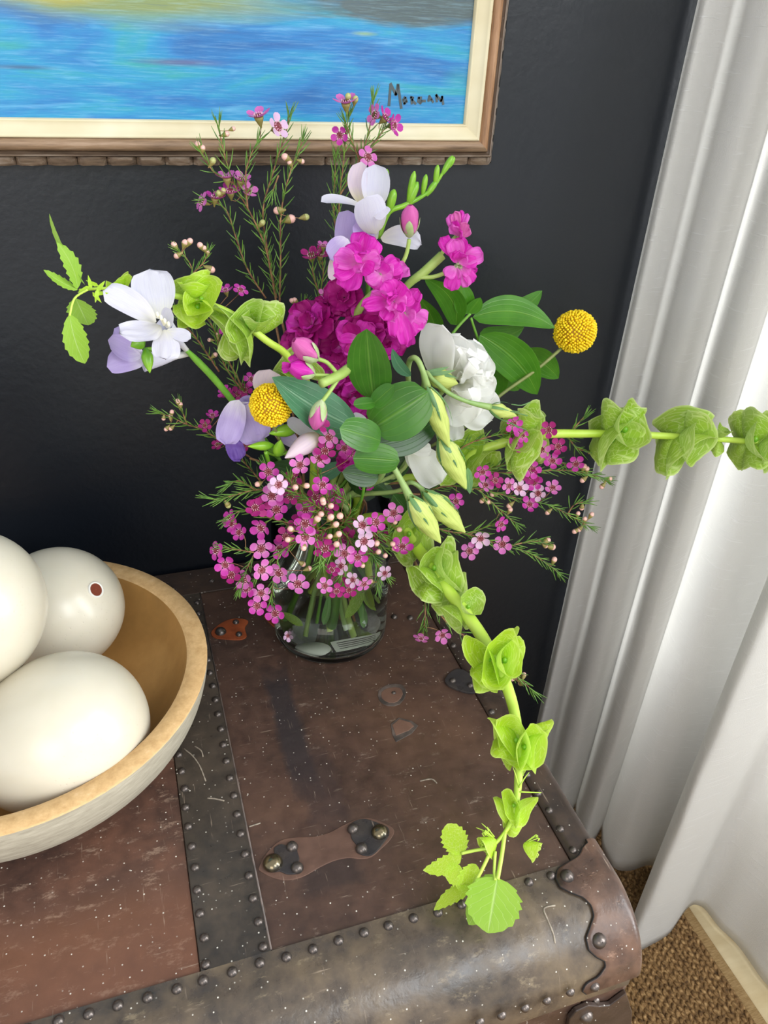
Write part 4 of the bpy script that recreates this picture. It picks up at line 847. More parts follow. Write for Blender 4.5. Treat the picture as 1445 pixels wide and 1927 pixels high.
def bells(label, path, whorls, lead, seed, rad, mat='bell'):
    pts = [W(p) for p in path]; root = thing('bells_of_ireland_stem', label, 'flower stem', pts[0], 'bells of Ireland stems')
    stem(pts+lead if lead else pts, rad, 'stem', MAT['bell_stem'], root, n=10)
    rg = random.Random(seed); P = smooth(pts, [0]*len(pts), 8)[0]
    for wi, (px, py, Y, Rp, n, open_, mt) in enumerate(whorls):
        c = W((px, py, Y)); i = min(range(len(P)), key=lambda q: (P[q]-c).length); base = P[i]
        ax = (P[max(i-2, 0)]-P[min(i+2, len(P)-1)]).normalized()   # towards the tip (path runs tip -> vase)
        x = ax.orthogonal().normalized(); y = ax.cross(x); k = mpp(c)*Rp; ph = rg.random()*6.28
        for q in range(n):
            a = ph+q*2*math.pi/n+rg.uniform(-.2, .2); rad_ = x*math.cos(a)+y*math.sin(a); d = (rad_*math.sin(open_)+ax*math.cos(open_)).normalized()
            off = ax*k*rg.uniform(-.35, .35)
            b = MB(); bell_grid(b, base+off+rad_*0.002, d, k*0.82*rg.uniform(.85, 1.15), k*0.84, rg.random()*100)
            bl = b.build('bell', MAT[mt], root, origin=base+off)
            b = MB(); e = base+off+d*k*0.42; b.sphere(e, k*0.12, k*0.12, k*0.14, n=8, m=6); b.tube([base+off, e], k*0.06, 5, 1); b.build('seed_cup', MAT['green_bud'], bl, origin=e)
    return root
BLn = lambda *p: [V(q) for q in p]
bs = bells('bells of Ireland stem reaching left with toothed leaves at its tip', [(150,546,.525),(190,543,.54),(240,545,.55),(345,560,.56),(430,588,.56),(500,640,.55),(545,675,.56),(590,760,.575)],
    [(235,535,.55,20,4,.9,'bell_light'),(383,563,.558,40,6,1.25,'bell_light'),(484,617,.558,46,7,1.2,'bell'),(632,648,.58,36,3,1.2,'bell')], [MOUTH+V((-.02,-.005,.02))]+intovase(-.5,-.3), 3, [2.5,3,4,6,7,7,7,7])
Lf = dict(prof=(.7,.75), cup=.12, nu=26)
blade('leaf', (160,536,.52), (93,402,.51), 17, MAT['bell_leaf'], bs, a=-.8, b_=.3, side=-.10, ser=.10, **Lf); blade('leaf', (146,543,.52), (107,456,.515), 34, MAT['bell_leaf'], bs, a=.6, side=.06, ser=.16, bow=.06, **Lf)
blade('leaf', (146,545,.52), (82,508,.515), 24, MAT['bell_leaf'], bs, b_=.7, side=-.06, ser=.14, **Lf); blade('leaf', (143,562,.52), (166,612,.53), 54, MAT['bell_leaf'], bs, ser=.10, a=-.3, **Lf)
blade('leaf', (131,592,.515), (160,684,.52), 46, MAT['bell_leaf'], bs, ser=.10, side=.05, a=.2, bow=.04, **Lf); stem([(165,545,.52),(140,562,.52),(131,595,.515)], 2.2, 'leaf_stalk', MAT['bell_stem'], bs)
for k in range(14): a = k*.9; p = W((178+8*math.sin(a*3), 545+7*math.cos(a), .522)); blade('bract', p, p+(rt*math.cos(a)+up*math.sin(a)).normalized()*0.009, 8, MAT['bell_light'], bs, nu=4, nv=2, prof=(.4,1), nrm=face(p, .2, .3))
bells('bells of Ireland stem reaching right across the white curtain', [(1500,842,.50),(1445,835,.51),(1350,826,.525),(1200,818,.54),(1100,816,.55),(1000,820,.56),(900,850,.575),(840,890,.585)],
    [(1412,836,.515,46,6,1.05,'bell'),(1345,822,.525,22,2,1.3,'bell'),(1288,818,.53,50,6,1.05,'bell'),(1146,806,.545,52,6,1.1,'bell'),(975,822,.57,50,6,1.1,'bell'),(880,860,.585,46,5,1.2,'bell')], [MOUTH+V((.03, .0, .02))]+intovase(.6, .0), 8, [3,5,6,7,8,9,10,9])
bt = bells('bells of Ireland stem trailing down over the trunk lid at front', [(920,1600,.045),(950,1566,.05),(967,1530,.058),(975,1470,.07),(976,1390,.085),(955,1295,.10),(908,1200,.115),(850,1120,.128),(795,1045,.14),(750,990,.15)],
    [(967,1515,.060,30,4,1.1,'bell_light'),(980,1388,.085,42,7,1.15,'bell_light'),(925,1235,.108,47,7,1.15,'bell_light'),(872,1150,.122,34,3,1.3,'bell'),(815,1085,.132,46,6,1.1,'bell'),(770,1010,.146,40,4,1.2,'bell')], intovase(.5,-.5), 15, [3,4,5,8,9,11,12,12,12,11])
Z = .035
blade('leaf', (936,1652,.040), (918,1756,.020), 104, MAT['bell_leaf'], bt, ser=.07, prof=(.5,.65), bow=.08, nu=30, a=.1, b_=.4, label='largest heart-shaped toothed leaf'); blade('leaf', (938,1650,.034), (882,1740,.016), 66, MAT['bell_leaf'], bt, ser=.07, prof=(.5,.7), nu=26, a=-.4)
blade('leaf', (868,1607,.040), (842,1550,.048), 52, MAT['bell_light'], bt, ser=.13, prof=(.55,.6), nu=26, b_=.4); blade('leaf', (868,1606,.040), (796,1638,.030), 34, MAT['bell_light'], bt, ser=.14, prof=(.6,.8), nu=26, side=-.1)
blade('leaf', (895,1626,.036), (868,1684,.022), 46, MAT['bell_light'], bt, ser=.13, nu=26, prof=(.6,.6), a=.5); blade('leaf', (886,1672,.030), (816,1713,.012), 32, MAT['bell_light'], bt, ser=.13, nu=26, side=.08, b_=.8)
blade('leaf', (872,1640,.034), (838,1650,.03), 44, MAT['bell_light'], bt, ser=.14, nu=26, prof=(.6,.6))
stem([(950,1566,.05),(944,1610,.045),(936,1655,.040)], 4, 'leaf_stalk', MAT['bell_stem'], bt); stem([(925,1598,.046),(905,1640,.04),(886,1672,.030)], 3.6, 'leaf_stalk', MAT['bell_stem'], bt); stem([(922,1596,.046),(895,1600,.043),(868,1606,.040)], 3.2, 'leaf_stalk', MAT['bell_stem'], bt)
stem([(932,1602,.046),(930,1640,.040),(932,1656,.040)], 3, 'leaf_stalk', MAT['bell_stem'], bt)
for (cx_, cy_, z_, n_, R_) in ((933,1580,.048,7,26), (985,1588,.048,5,30)):
    b = MB(); c_ = W((cx_, cy_, z_)); bell_grid(b, c_, (rt*(cx_-955)/30-up*.6+tocam(c_)*.4).normalized(), 17*mpp(c_), 0.011, cx_, spike=.1); bl = b.build('bell', MAT['bell_light'], bt, origin=c_)
    b = MB()
    for q in range(n_+5):
        a = rs.uniform(-.9, .9)+(math.pi if cx_ < 950 else 0); d = (rt*math.cos(a)+up*math.sin(a)*1.2+tocam(c_)*rs.uniform(.1, .5)).normalized(); b.tube([c_+d*.003, c_+d*.012, c_+d*R_*mpp(c_)-up*.002], 0.0004, 4, 3)
    b.build('bristle', MAT['bell_stem'], bl, origin=c_)
for (x, y, z_, dx, dy) in ((976,1480,.07,-12,-40), (976,1482,.07,22,-32), (978,1490,.068,45,2), (930,1575,.048,-26,-28), (927,1572,.048,-34,-16)): b = MB(); p = W((x, y, z_)); b.tube([p, p+rt*dx*.0002-up*dy*.00022, p+rt*dx*.00036-up*dy*.00036], [0.0007, .0005, .0002], 5, 3); b.build('bristle', MAT['bell_stem'], bt)
# ---------------------------------------------------------------- ruscus sprays
ru = thing('ruscus_spray', 'ruscus spray of broad green leaves at the centre front of the bouquet', 'greenery', W((700,900,.54)))
stem([(715,725,.525),(705,770,.525),(698,800,.525),(690,860,.53),(680,940,.55)]+[MOUTH+V((.01,-.02,0))]+intovase(.2,-.5), 3, 'stem', MAT['stem_green'], ru)
RL = dict(nu=14, cup=.10)
blade('leaf', (703,752,.52), (690,619,.505), 86, MAT['ruscus'], ru, prof=(.55,.62), bow=.03, a=-.25, b_=-.1, **RL)
blade('leaf', (700,806,.52), (806,738,.505), 106, MAT['ruscus'], ru, prof=(.42,.42), bow=.06, a=.15, b_=-.1, **RL)
blade('leaf', (700,762,.510), (741,726,.500), 36, MAT['ruscus'], ru, prof=(.4,.45), b_=.3, **RL); blade('leaf', (706,757,.510), (665,762,.502), 26, MAT['ruscus'], ru, prof=(.45,.5), b_=.3, **RL)
blade('leaf', (716,830,.508), (639,806,.498), 62, MAT['ruscus'], ru, prof=(.42,.38), bow=.08, b_=.1, **RL)
blade('leaf', (664,862,.508), (752,868,.498), 62, MAT['ruscus'], ru, prof=(.42,.42), bow=-.05, cup=-.12, nu=14, b_=-.3)
blade('leaf', (672,806,.53), (512,710,.52), 92, MAT['ruscus_blue'], ru, prof=(.62,.85), a=-.3, b_=.5, side=-.04, label='large bluish green leaf', **RL)
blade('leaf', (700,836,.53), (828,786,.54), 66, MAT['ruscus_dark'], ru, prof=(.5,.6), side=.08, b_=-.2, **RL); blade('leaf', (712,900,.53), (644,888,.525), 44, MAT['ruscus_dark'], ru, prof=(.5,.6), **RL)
blade('leaf', (773,708,.55), (738,656,.55), 22, MAT['ruscus_blue'], ru, side=-.1, **RL)
rb = thing('ruscus_spray', 'ruscus spray of pointed green leaves on dark wall left of the yellow ball', 'greenery', W((885,592,.64)))
stem([(885,590,.64),(853,626,.64),(815,690,.635),(760,800,.62)]+[MOUTH+V((.02,.02,.01))]+intovase(.5,.5), 3, 'stem', MAT['stem_green'], rb); stem([(886,598,.64),(900,640,.64),(913,664,.64)], 2.6, 'twig', MAT['stem_green'], rb)
for A, B, w_, k in [((859,612,.64),(799,524,.64),52,dict(side=.18,a=-.5)),((818,642,.645),(783,556,.645),44,dict(side=.14,a=-.6)),((881,590,.64),(866,532,.635),46,dict(side=-.05,a=.5)),((881,590,.64),(904,560,.635),36,dict(a=.8,b_=-.4)),
    ((890,597,.64),(1044,617,.62),64,dict(side=-.12,b_=.5,bow=.04)),((950,592,.65),(1020,547,.645),36,dict(side=.1,b_=.4)),((903,627,.64),(986,616,.65),42,dict(side=.12,b_=-.2)),((903,630,.635),(1011,742,.615),74,dict(side=-.10,a=-.3,bow=.05)),
    ((917,668,.64),(936,750,.63),78,dict(side=.06,a=-.3)),((975,665,.65),(1051,712,.645),52,dict(side=-.08,b_=-.2)),((955,700,.65),(975,735,.65),40,dict())]:
    blade('leaf', A, B, w_, MAT['ruscus_back'], rb, prof=(.55,.75), nu=14, cup=.14, **k)
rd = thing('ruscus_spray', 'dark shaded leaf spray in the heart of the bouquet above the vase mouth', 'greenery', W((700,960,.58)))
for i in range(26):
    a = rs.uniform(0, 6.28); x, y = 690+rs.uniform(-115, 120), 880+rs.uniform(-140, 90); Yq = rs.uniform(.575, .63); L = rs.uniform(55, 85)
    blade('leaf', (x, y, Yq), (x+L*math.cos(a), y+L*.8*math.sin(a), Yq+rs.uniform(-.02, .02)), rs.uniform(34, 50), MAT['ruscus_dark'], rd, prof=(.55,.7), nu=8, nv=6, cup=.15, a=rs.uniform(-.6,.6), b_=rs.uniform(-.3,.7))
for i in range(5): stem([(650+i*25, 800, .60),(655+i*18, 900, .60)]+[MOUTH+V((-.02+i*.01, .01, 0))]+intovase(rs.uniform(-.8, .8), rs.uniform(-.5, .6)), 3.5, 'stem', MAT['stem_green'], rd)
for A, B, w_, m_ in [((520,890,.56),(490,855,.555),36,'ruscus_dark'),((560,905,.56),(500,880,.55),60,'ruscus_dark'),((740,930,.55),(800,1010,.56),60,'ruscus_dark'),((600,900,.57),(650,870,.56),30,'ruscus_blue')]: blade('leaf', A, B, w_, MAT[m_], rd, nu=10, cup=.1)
# ---------------------------------------------------------------- freesias
fr = thing('freesia_stem', 'white and lilac freesia at the far left of the bouquet', 'flower stem', W((352,662,.55)), 'freesia stems')
stem([(350,658,.55),(372,680,.555),(405,715,.56),(450,770,.57),(520,860,.58)]+[MOUTH+V((-.03,-.005,.01))]+intovase(-.7,.0), [4,7,7,6,6,6,5], 'stem', MAT['stem_green'], fr)
def tubef(A, B, wa, wb, mat, parent, name='flower'):
    A, B = W(A), W(B); b = MB(); L = [(0, wa*.7), (.3, wa), (.6, (wa+wb)/2), (1, wb)]; b.tube([A.lerp(B, t) for t, _ in L], [q*mpp(A)/2 for _, q in L], 12, 3, caps=False); return b.build(name, mat, parent)
f1 = tubef((354,662,.552),(309,612,.535),12,34,MAT['freesia_white'],fr)
PP = dict(nu=14, nv=10)
for A, B, w_, pf, k in [((300,600,.532),(281,507,.535),80,(.55,.30),dict(b_=.5,cup=.12,bow=-.03,ruf=.04)),((294,606,.528),(194,547,.52),50,(.55,.32),dict(a=-.3,b_=.4,cup=.2,side=.05,ruf=.03)),((303,614,.524),(226,628,.505),54,(.6,.35),dict(b_=.7,cup=.15,side=-.08,ruf=.07)),
    ((310,620,.522),(314,676,.505),52,(.6,.3),dict(b_=.2,cup=-.15,bow=.05,ruf=.06)),((312,622,.522),(359,637,.515),28,(.6,.35),dict(b_=.5,cup=.15,ruf=.04)),((312,616,.526),(322,582,.515),30,(.6,.35),dict(a=-.5,cup=.3))]:
    blade('petal', A, B, w_, MAT['freesia_white'], f1, prof=pf, **PP, **k)
b = MB()
for k in range(4): p = W((308, 612, .522)); e = W((296+k*7, 592+k*6, .505)); b.tube([p, p.lerp(e, .5)+up*.001, e], .0006, 5, 3); b.sphere(e, .0011, .0011, .002, n=6, m=4)
b.build('stamens', MAT['anther'], f1)
f2 = tubef((354,666,.556),(268,680,.55),14,40,MAT['freesia_white'],fr)
for A, B, w_, k in [((270,678,.548),(201,690,.54),48,dict(side=.12,cup=.35)),((268,665,.55),(203,640,.542),46,dict(side=-.08,cup=.35,b_=.3)),((262,655,.555),(215,618,.55),40,dict(cup=.3))]: blade('petal', A, B, w_, MAT['freesia_lilac'], f2, prof=(.5,.4), **PP, **k)
bud('bud', (272,640,.53), (246,652,.525), 26, MAT['green_bud'], fr); bud('bud', (274,655,.53), (282,702,.52), 22, MAT['green_bud'], fr, label='small yellow green bud hanging down'); bud('bud', (300,660,.54), (270,655,.53), 10, MAT['green_bud'], fr)
fc = thing('freesia_stem', 'white freesia standing tallest at the bouquet top with green bud spike', 'flower stem', W((700,430,.60)), 'freesia stems')
stem([(700,420,.605),(695,480,.61),(690,600,.61),(680,780,.61)]+[MOUTH+V((0,.01,.01))]+intovase(.1,.4), 5, 'stem', MAT['stem_green'], fc)
f1 = tubef((704,448,.60),(700,385,.595),22,50,MAT['freesia_white'],fc)
for A, B, w_, k in [((684,386,.60),(680,304,.60),40,dict(side=-.1,cup=.35,a=-.4)),((706,392,.595),(706,309,.595),54,dict(cup=.35,a=.1)),((698,385,.605),(722,325,.60),40,dict(cup=.2,a=.5)),((690,393,.59),(604,380,.575),30,dict(side=.12,cup=.3,b_=.9)),((708,440,.585),(690,370,.570),62,dict(cup=-.2,bow=.05,b_=.3)),((705,392,.58),(729,403,.57),34,dict(cup=-.2,b_=.6))]:
    blade('petal', A, B, w_, MAT['freesia_blush' if w_ == 40 and k['a'] < 0 else 'freesia_white'], f1, prof=(.5,.35), **PP, **k)
f2 = tubef((660,500,.605),(652,455,.60),14,24,MAT['freesia_lilac'],fc)
blade('petal', (646,478,.60), (655,396,.595), 42, MAT['freesia_lilac'], f2, prof=(.3,.25), cup=-.25, nu=12, nv=8)
for A, B, w_, m_, k in [((655,450,.59),(621,488,.58),46,'freesia_lilac',dict(cup=.2,ruf=.05)),((628,480,.59),(624,528,.58),18,'freesia_blush',dict(cup=.3)),((700,470,.59),(672,415,.585),36,'freesia_lilac',dict(cup=.2)),((716,448,.595),(793,460,.58),42,'freesia_white',dict(cup=.2,side=-.12,b_=.3,ruf=.05)),((690,520,.60),(700,495,.595),28,'freesia_white',dict())]: blade('petal', A, B, w_, MAT[m_], f2, prof=(.5,.35), **PP, **k)
stem([(712,448,.60),(731,401,.60),(760,387,.60),(790,372,.60),(815,352,.60),(835,322,.60),(850,300,.60)], [6,5,5,4,3.5,3,2.5], 'bud_stalk', MAT['green_bud'], fc)
for A, B, w_ in [((731,400,.60),(742,356,.60),17),((720,352,.60),(728,318,.60),14),((768,380,.60),(780,322,.60),13),((768,386,.60),(786,342,.60),15),((795,366,.60),(802,328,.60),11),((802,368,.60),(822,340,.60),12),((818,348,.60),(824,310,.60),11),((832,328,.60),(852,293,.60),12),((845,315,.60),(855,295,.60),9)]: bud('bud', A, B, w_, MAT['green_bud'], fc, prof=((0,.5),(.3,.9),(.6,1),(.85,.8),(1,.2)))
fz = thing('freesia_stem', 'wilting lilac freesia with closed buds below the left yellow ball', 'flower stem', W((480,820,.56)), 'freesia stems')
f1 = tubef((495,835,.565),(462,752,.56),16,26,MAT['freesia_lilac'],fz)
for A, B, w_, m_, k in [((449,752,.552),(424,836,.545),50,'freesia_lilac',dict(cup=.25,bow=.08,ruf=.10)),((456,756,.556),(486,832,.55),66,'freesia_lilac',dict(cup=.2,bow=.05,ruf=.08)),((470,760,.56),(500,815,.55),44,'freesia_lilac',dict(ruf=.08)),((432,820,.55),(452,866,.545),34,'freesia_violet',dict(ruf=.22)),((500,742,.565),(508,695,.56),56,'freesia_blush',dict(cup=.25,bow=.03)),((560,840,.56),(516,800,.555),30,'freesia_lilac',dict(ruf=.06)),((602,830,.55),(540,788,.54),26,'freesia_white',dict(cup=.2)),((690,795,.545),(662,782,.54),20,'freesia_white',dict())]: blade('petal', A, B, w_, MAT[m_], f1, prof=(.4,.3), **PP, **k)
bud('bud', (602,818,.525), (536,862,.515), 38, MAT['freesia_blush'], fz, label='large cream blush closed bud'); bud('bud', (515,838,.54), (466,840,.535), 18, MAT['green_bud'], fz); bud('bud', (522,858,.54), (528,828,.53), 22, MAT['green_bud'], fz); bud('bud', (560,806,.55), (506,816,.54), 24, MAT['green_bud'], fz)
stem([(500,850,.54),(508,880,.545),(512,905,.555)]+[MOUTH+V((-.025,-.01,.01))]+intovase(-.6,-.2), 4, 'stem', MAT['green_bud'], fz); stem([(500,850,.54),(530,855,.545),(600,822,.53)], 3, 'bud_stalk', MAT['green_bud'], fz)
# ---------------------------------------------------------------- stock
def pfloret(root, px, py, Y, petals, cols, a=0, b_=0, seed=0):      # a floret whose petals are placed one by one
    P = W((px, py, Y)); nn = face(P, a, b_); k = mpp(P); rg = random.Random(seed)
    b = MB(); b.lathe([(k*2, -k*22), (k*5, -k*12), (k*5, 0), (k*1, k*3)], 8, M_=frame_m(P, nn)); f_ = b.build('flower', MAT['stock_sepal'], root, origin=P)
    for q, (tx, ty, w_, dy) in enumerate(petals):
        e = W((tx, ty, Y-dy)); mb = MB(); blade_grid(mb, P, e, w_*k, face(P, rg.uniform(-.5, .5), rg.uniform(-.4, .5)), prof=(.8, .3), cup=rg.uniform(-.1, .3), ruf=.11, rf=2.4, nu=14, nv=12, seed=rg.random()*50, bow=rg.uniform(.0, .12), fold=.08)
        mb.build('petal', MAT[cols[q % len(cols)]], f_, origin=P)
    return f_
def floret(root, px, py, Y, Rp, cols, a=0, b_=0, seed=0, n=(6, 5, 4), name='flower'):
    P = W((px, py, Y)); nn = face(P, a, b_); k = mpp(P)*Rp; rg = random.Random(seed); x = nn.orthogonal().normalized(); y = nn.cross(x)
    b = MB(); b.lathe([(k*.10, -k*.55), (k*.2, -k*.3), (k*.16, 0), (k*.05, k*.06)], 8, M_=frame_m(P, nn)); f_ = b.build(name, MAT['stock_sepal'], root, origin=P)
    for ring, cnt in enumerate(n):
        for q in range(cnt):
            th = (q/cnt+ring*.13)*2*math.pi+rg.uniform(-.25, .25); el = (0.12, 0.55, 1.0)[ring]+rg.uniform(-.12, .15); d = ((x*math.cos(th)+y*math.sin(th))*math.cos(el)+nn*math.sin(el)).normalized()
            L = k*(1.0, .82, .55)[ring]*rg.uniform(.85, 1.1); nr = (nn*math.cos(el)-(x*math.cos(th)+y*math.sin(th))*math.sin(el))
            mb = MB(); blade_grid(mb, P+d*k*.05, P+d*L, L*rg.uniform(.75, .95), nr, prof=(.75, .28), cup=.25, ruf=.16, rf=2.6, nu=9, nv=8, seed=rg.random()*50, bow=-.05, fold=.1)
            mb.build('petal', MAT[rg.choice(cols)], f_, origin=P)
st = thing('stock_stem', 'magenta double stock flowers massed at the bouquet centre', 'flower stem', W((700,600,.59)), 'stock stems')
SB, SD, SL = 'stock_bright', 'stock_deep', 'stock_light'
stem([(740,530,.585),(700,555,.585),(668,600,.59),(650,700,.60),(650,830,.60)]+[MOUTH+V((-.005,0,.01))]+intovase(-.1,.1), [6,8,8,8,7,6,6], 'stem', MAT['stock_stem'], st)
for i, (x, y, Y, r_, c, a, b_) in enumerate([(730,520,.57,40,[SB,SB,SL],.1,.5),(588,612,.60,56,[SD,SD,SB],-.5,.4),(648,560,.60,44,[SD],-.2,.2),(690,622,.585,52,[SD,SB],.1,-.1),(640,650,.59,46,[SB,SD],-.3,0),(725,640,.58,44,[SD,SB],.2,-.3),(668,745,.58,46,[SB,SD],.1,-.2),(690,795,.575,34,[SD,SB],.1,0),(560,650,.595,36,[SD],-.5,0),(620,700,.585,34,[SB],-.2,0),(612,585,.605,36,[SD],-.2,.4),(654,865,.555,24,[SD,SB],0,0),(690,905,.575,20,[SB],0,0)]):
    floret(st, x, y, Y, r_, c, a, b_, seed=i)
pfloret(st, 676, 494, .555, [(654,549,50,.012),(630,514,42,.010),(629,482,40,.006),(652,462,42,.0),(684,437,46,-.004),(706,448,46,.0),(716,486,38,.006),(702,512,32,.012),(668,478,26,.018),(690,474,24,.018),(680,512,24,.02)], [SB, SB, SL, SB], seed=1)
pfloret(st, 716, 516, .56, [(751,492,42,.0),(740,520,44,.006),(706,546,44,.008),(690,528,34,.01),(722,492,34,.004)], [SB, SL], seed=2)
pfloret(st, 741, 568, .54, [(683,576,28,.010),(700,548,34,.004),(724,530,42,.0),(752,528,46,.0),(772,548,46,.002),(764,574,34,.010),(722,602,28,.012),(744,634,34,.010),(764,648,34,.008),(732,588,22,.016),(756,588,24,.016),(748,556,26,.018),(730,556,22,.018),(742,604,24,.012)], [SB, SL, SB, SB], seed=3)
pfloret(st, 762, 592, .55, [(786,544,30,.0),(789,568,32,.004),(803,604,40,.004),(783,630,40,.006),(768,652,34,.004),(780,600,30,.010)], [SB, SB, SL], seed=4)
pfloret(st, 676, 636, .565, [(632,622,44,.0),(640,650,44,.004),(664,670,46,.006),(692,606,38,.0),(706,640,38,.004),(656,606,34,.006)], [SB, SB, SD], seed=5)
sr = thing('stock_stem', 'magenta stock spray with a cut stalk at the upper right', 'flower stem', W((800,510,.59)), 'stock stems')
stem([(832,480,.585),(800,510,.585),(760,545,.59),(720,620,.60),(680,800,.605)]+[MOUTH+V((.005,.005,.01))]+intovase(.2,.2), [9,9,7,6,6,6,6], 'stem', MAT['stock_stem'], sr)
stem([(785,522,.585),(815,521,.58),(842,512,.575)], 4, 'flower_stalk', MAT['stock_stem'], sr); stem([(820,492,.585),(840,465,.585),(858,445,.585)], 4, 'flower_stalk', MAT['stock_stem'], sr); stem([(748,512,.575),(764,480,.575),(770,450,.575)], 4, 'flower_stalk', MAT['stock_stem'], sr)
pfloret(sr, 862, 494, .57, [(831,446,26,.0),(852,450,34,.002),(872,446,30,.0),(893,468,34,.0),(908,478,32,.004),(898,492,26,.006),(866,474,26,.012),(880,484,24,.010),(850,476,20,.008)], [SB, SL, SB], seed=6)
pfloret(sr, 858, 502, .572, [(838,520,26,.004),(848,546,32,.006),(862,526,20,.006)], [SL, SB], seed=7); pfloret(sr, 866, 502, .572, [(884,514,22,.004),(892,530,24,.004),(880,540,22,.006),(896,510,20,.0)], [SL, SB], seed=8)
pfloret(sr, 864, 446, .58, [(846,404,22,.0),(856,398,20,.0),(868,396,14,.0),(880,402,14,.0),(884,430,22,.004),(868,436,26,.008),(852,424,22,.008),(876,418,20,.006),(860,414,20,.008)], [SL, 'stock_bud', SB], seed=9)
def stock_bud(root, A, B, w_, mat='stock_bud'):
    o = bud('bud', A, B, w_, MAT[mat], root, prof=((0,.3),(.2,.8),(.5,1),(.8,.8),(1,.25)), rib=.10, ribs=4, twist=1.5)
    A_, B_ = W(A), W(B); d = B_-A_; x = d.normalized().orthogonal().normalized(); y = d.normalized().cross(x)
    for q in range(4):
        a = q*math.pi/2+.4; r_ = x*math.cos(a)+y*math.sin(a); mb = MB(); blade_grid(mb, A_-d*.08, A_+d*.62+r_*w_*mpp(A_)*.56, w_*mpp(A_)*.5, r_, prof=(.5,.6), bow=.14, nu=8, nv=4, cup=-.3); mb.build('sepal', MAT['stock_sepal'], o)
stock_bud(sr, (770,444,.575), (772,386,.572), 34)
sl = thing('stock_stem', 'pale cut stock stalk carrying three pink buds before the green leaves', 'flower stem', W((640,705,.52)), 'stock stems')
stem([(604,722,.505),(640,705,.515),(665,690,.53),(700,700,.56),(690,850,.58)]+[MOUTH+V((.005,-.005,.01))]+intovase(.1,-.1), [9,10,9,7,6,5,5], 'stem', MAT['stock_stem'], sl)
stem([(632,700,.515),(615,682,.51),(596,675,.51)], 4, 'bud_stalk', MAT['stock_stem'], sl); stem([(640,708,.515),(610,706,.512),(585,705,.51)], 3.5, 'bud_stalk', MAT['stock_stem'], sl); stem([(635,715,.515),(618,740,.51),(605,757,.508)], 4, 'bud_stalk', MAT['stock_stem'], sl)
stock_bud(sl, (596,676,.51), (553,640,.505), 38); stock_bud(sl, (590,704,.51), (545,688,.505), 34, 'stock_bright'); stock_bud(sl, (605,755,.508), (592,808,.505), 32)
floret(sl, 556, 688, .51, 26, [SB], -.4, .4, 41, n=(3, 4))
# ---------------------------------------------------------------- lisianthus
ls = thing('white_lisianthus', 'white ruffled lisianthus bloom at the right of the bouquet', 'flower stem', W((835,720,.58)), 'lisianthus stems')
stem([(838,730,.58),(815,760,.585),(790,820,.59),(740,900,.59)]+[MOUTH+V((.015,0,.01))]+intovase(.4,.1), 5, 'stem', MAT['lisi_stem'], ls)
b = MB(); P = W((838,722,.578)); b.sphere(P, .008, n=10, m=8); hd = b.build('flower', MAT['lisi_bud'], ls, origin=P)
for i, (x0, y0, x1, y1, w_, Y1, a, b_, ru_) in enumerate([(822,715,832,612,92,.565,-.7,.1,.06),(850,712,866,630,84,.56,-.1,.3,.10),(860,710,890,640,76,.57,.3,.3,.14),(865,712,916,664,80,.575,.6,.2,.16),(870,718,926,700,80,.57,.7,0,.18),(868,726,928,746,78,.565,.6,-.2,.18),(862,735,926,790,84,.56,.5,-.4,.16),(852,738,890,792,80,.555,.1,-.5,.15),(845,738,868,778,70,.56,-.2,-.5,.12),(872,705,898,668,62,.55,.3,.2,.25),(875,712,908,700,66,.545,.4,0,.28),(872,722,900,735,66,.545,.4,-.2,.28),(866,728,886,760,60,.545,.2,-.3,.25),(862,702,878,662,56,.55,.1,.3,.22),(870,712,892,690,50,.538,.3,.1,.32),(866,722,884,742,50,.538,.2,-.2,.32),(876,708,915,716,54,.54,.5,.0,.3),(858,695,862,655,50,.552,-.1,.3,.2)]):
    blade('petal', (x0, y0, .576), (x1, y1, Y1), w_, MAT['lisi_white'], hd, prof=(.5,.32), nu=22, nv=22, cup=.18, ruf=ru_*.6, rf=2.6, seed=i*1.7, a=a, b_=b_)
blade('petal', (852,785,.575), (852,830,.57), 44, MAT['lisi_white'], hd, prof=(.4,.25), nu=12, nv=10, ruf=.1, seed=4); 
bud('bud', (806,706,.56), (862,722,.55), 40, MAT['lisi_bud'], ls, rib=.06, twist=3)
for A, B, s_ in [((800,703,.555),(858,696,.545),.05),((800,703,.555),(862,712,.545),-.05),((800,700,.555),(845,690,.55),.04)]: blade('sepal', A, B, 8, MAT['lisi_sepal'], ls, nu=8, nv=3, side=s_, prof=(.5,.9))
lw = thing('white_lisianthus', 'small white lisianthus petals drooping below the big white bloom', 'flower stem', W((775,850,.57)), 'lisianthus stems')
b = MB(); P = W((778,846,.572)); b.sphere(P, .004, n=8, m=6); hd = b.build('flower', MAT['lisi_bud'], lw, origin=P)
for i, (A, B, w_, k) in enumerate([((772,838,.565),(830,908,.55),66,dict(a=.2,b_=-.2,ruf=.08)),((765,842,.565),(812,848,.555),30,dict(b_=.4,ruf=.05)),((765,842,.57),(800,880,.56),44,dict(ruf=.08,a=-.3)),((765,845,.565),(790,838,.56),20,dict())]): blade('petal', A, B, w_, MAT['lisi_white'], hd, prof=(.6,.3), nu=14, nv=10, seed=i+3, cup=.1, **k)
stem([(772,850,.575),(750,890,.58)]+[MOUTH+V((.01,0,.01))]+intovase(.3,-.1), 4, 'stem', MAT['lisi_stem'], lw)
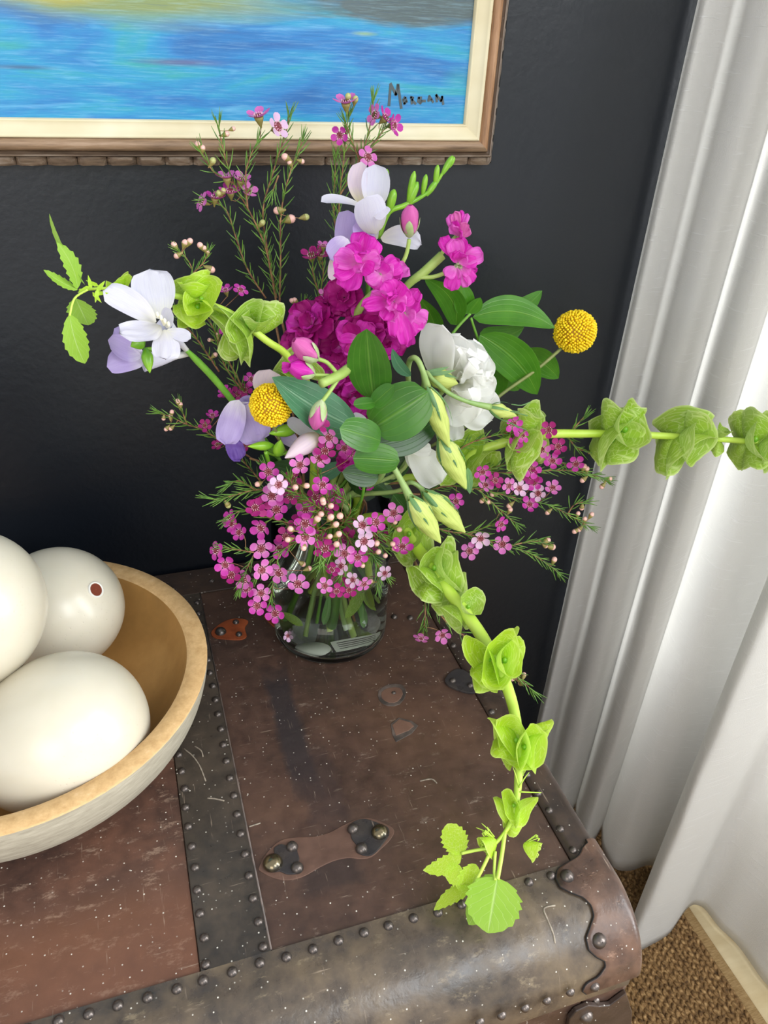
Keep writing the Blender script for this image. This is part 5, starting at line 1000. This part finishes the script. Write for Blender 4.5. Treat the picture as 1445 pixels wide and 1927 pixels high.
def lisi_bud(label, pts, A, B, w_, dx, dy, rad=5, whisk=False, tw=4.0):
    root = thing('lisianthus_bud_stem', label, 'flower bud', W(A), 'lisianthus bud stems')
    stem(pts+([MOUTH+V((dx*.03, dy*.03, .015))]+intovase(dx, dy)), [rad+3]+[rad]*8, 'stem', MAT['lisi_stem'], root)
    bd_ = bud('bud', A, B, w_, MAT['lisi_bud'], root, prof=((0,.35),(.12,.72),(.32,1),(.55,.85),(.8,.5),(1,.06)), rib=.09, ribs=4, twist=tw, n=20)
    A_, B_ = W(A), W(B); d = B_-A_; u_ = d.normalized(); x = u_.orthogonal().normalized(); y = u_.cross(x); wk = w_*mpp(A_)
    for q in range(5):
        a = q*2*math.pi/5+.5; r_ = x*math.cos(a)+y*math.sin(a); mb = MB(); e = A_+d*rs.uniform(.5, .8)+r_*wk*(.44 if not whisk else .7); blade_grid(mb, A_-d*.06+r_*wk*.12, e, wk*.22, r_, prof=(.35,1.0), bow=.13, nu=9, nv=3, cup=-.3)
        if whisk: mb.tube([e, e+d*.35+r_*wk*.15, e+d*.6+r_*wk*rs.uniform(.1, .6)], .0005, 4, 3)
        mb.build('sepal', MAT['lisi_sepal'], bd_)
    return root
lisi_bud('green twisted lisianthus bud on an arched stalk, upper of the overlapping pair', [(803,728,.535),(796,700,.535),(786,678,.54),(776,674,.545),(768,690,.555),(755,780,.57)], (804,732,.53), (845,842,.52), 42, .3, -.2, 5.5)
lisi_bud('green twisted lisianthus bud, lower of the overlapping pair', [(830,830,.54),(815,790,.545),(795,740,.555),(770,800,.57)], (830,826,.53), (877,920,.515), 46, .35, -.1, 4)
lisi_bud('pale green lisianthus bud pointing down on a thick straight stalk', [(772,938,.515),(755,905,.52),(742,882,.525),(725,850,.54),(715,900,.56)], (773,938,.51), (829,1022,.495), 44, .3, -.4, 6)
lisi_bud('pale green lisianthus bud just right of the thick stalked one', [(800,930,.53),(790,917,.535),(770,908,.54),(745,925,.555)], (800,928,.525), (875,1002,.51), 46, .3, -.3, 4.5)
lisi_bud('small lisianthus bud with long whisker sepals on a curved stalk', [(922,766,.525),(880,756,.525),(845,740,.53),(815,715,.54),(798,703,.55),(780,760,.57)], (922,767,.525), (972,783,.52), 26, .35, 0, 4.2, whisk=True)
blade('petal_bract', (880,880,.52), (884,930,.515), 16, MAT['lisi_sepal'], lw, nu=8, nv=3)
wb = thing('leaf_bundle', 'pale green stems and leaf stubs bunched under water in the vase', 'greenery', V((VX, VY, .03)))
for i in range(16):
    a = i*2.4; ra_ = .022+.026*((i*7) % 10)/10; top_ = V((VX+.030*math.cos(a), VY+.030*math.sin(a), .135)); bot_ = V((VX+ra_*math.cos(a+2.6), VY+ra_*math.sin(a+2.6), .018+.004*(i % 5)))
    b = MB(); b.tube([top_, bot_], rs.uniform(.0018, .0032), 8, 1); b.build('stem', MAT[('bell_stem', 'stock_stem', 'lisi_stem')[i % 3]], wb)
for i in range(9):
    a = 3.4+i*.45; p = V((VX+.044*math.cos(a), VY+.044*math.sin(a), .03+.006*(i % 4))); e = p+V((.026*math.sin(a*3), .010, .014)); blade('leaf', p, e, 14, MAT['bell'] if i % 2 else MAT['ruscus_back'], wb, nu=8, nv=4, cup=.2)
# ---------------------------------------------------------------- cut stems that show through the water
for i, (A, B, r_, m_, lab) in enumerate([((.178,.560,.150),(.158,.575,.030),.0048,'stem_green','thick bright green cut stem standing in the vase water'),((.196,.575,.14),(.196,.575,.045),.0034,'bell_stem','pale straight cut stem at the right in the vase water'),((.150,.60,.14),(.126,.60,.03),.0030,'stem_green','slanting green stem at the left in the vase water')]):
    b = MB(); b.tube(BLn(A, B), r_, 10, 1); o_ = b.build('cut_stem', MAT[m_]); tag(o_, lab, 'stem')
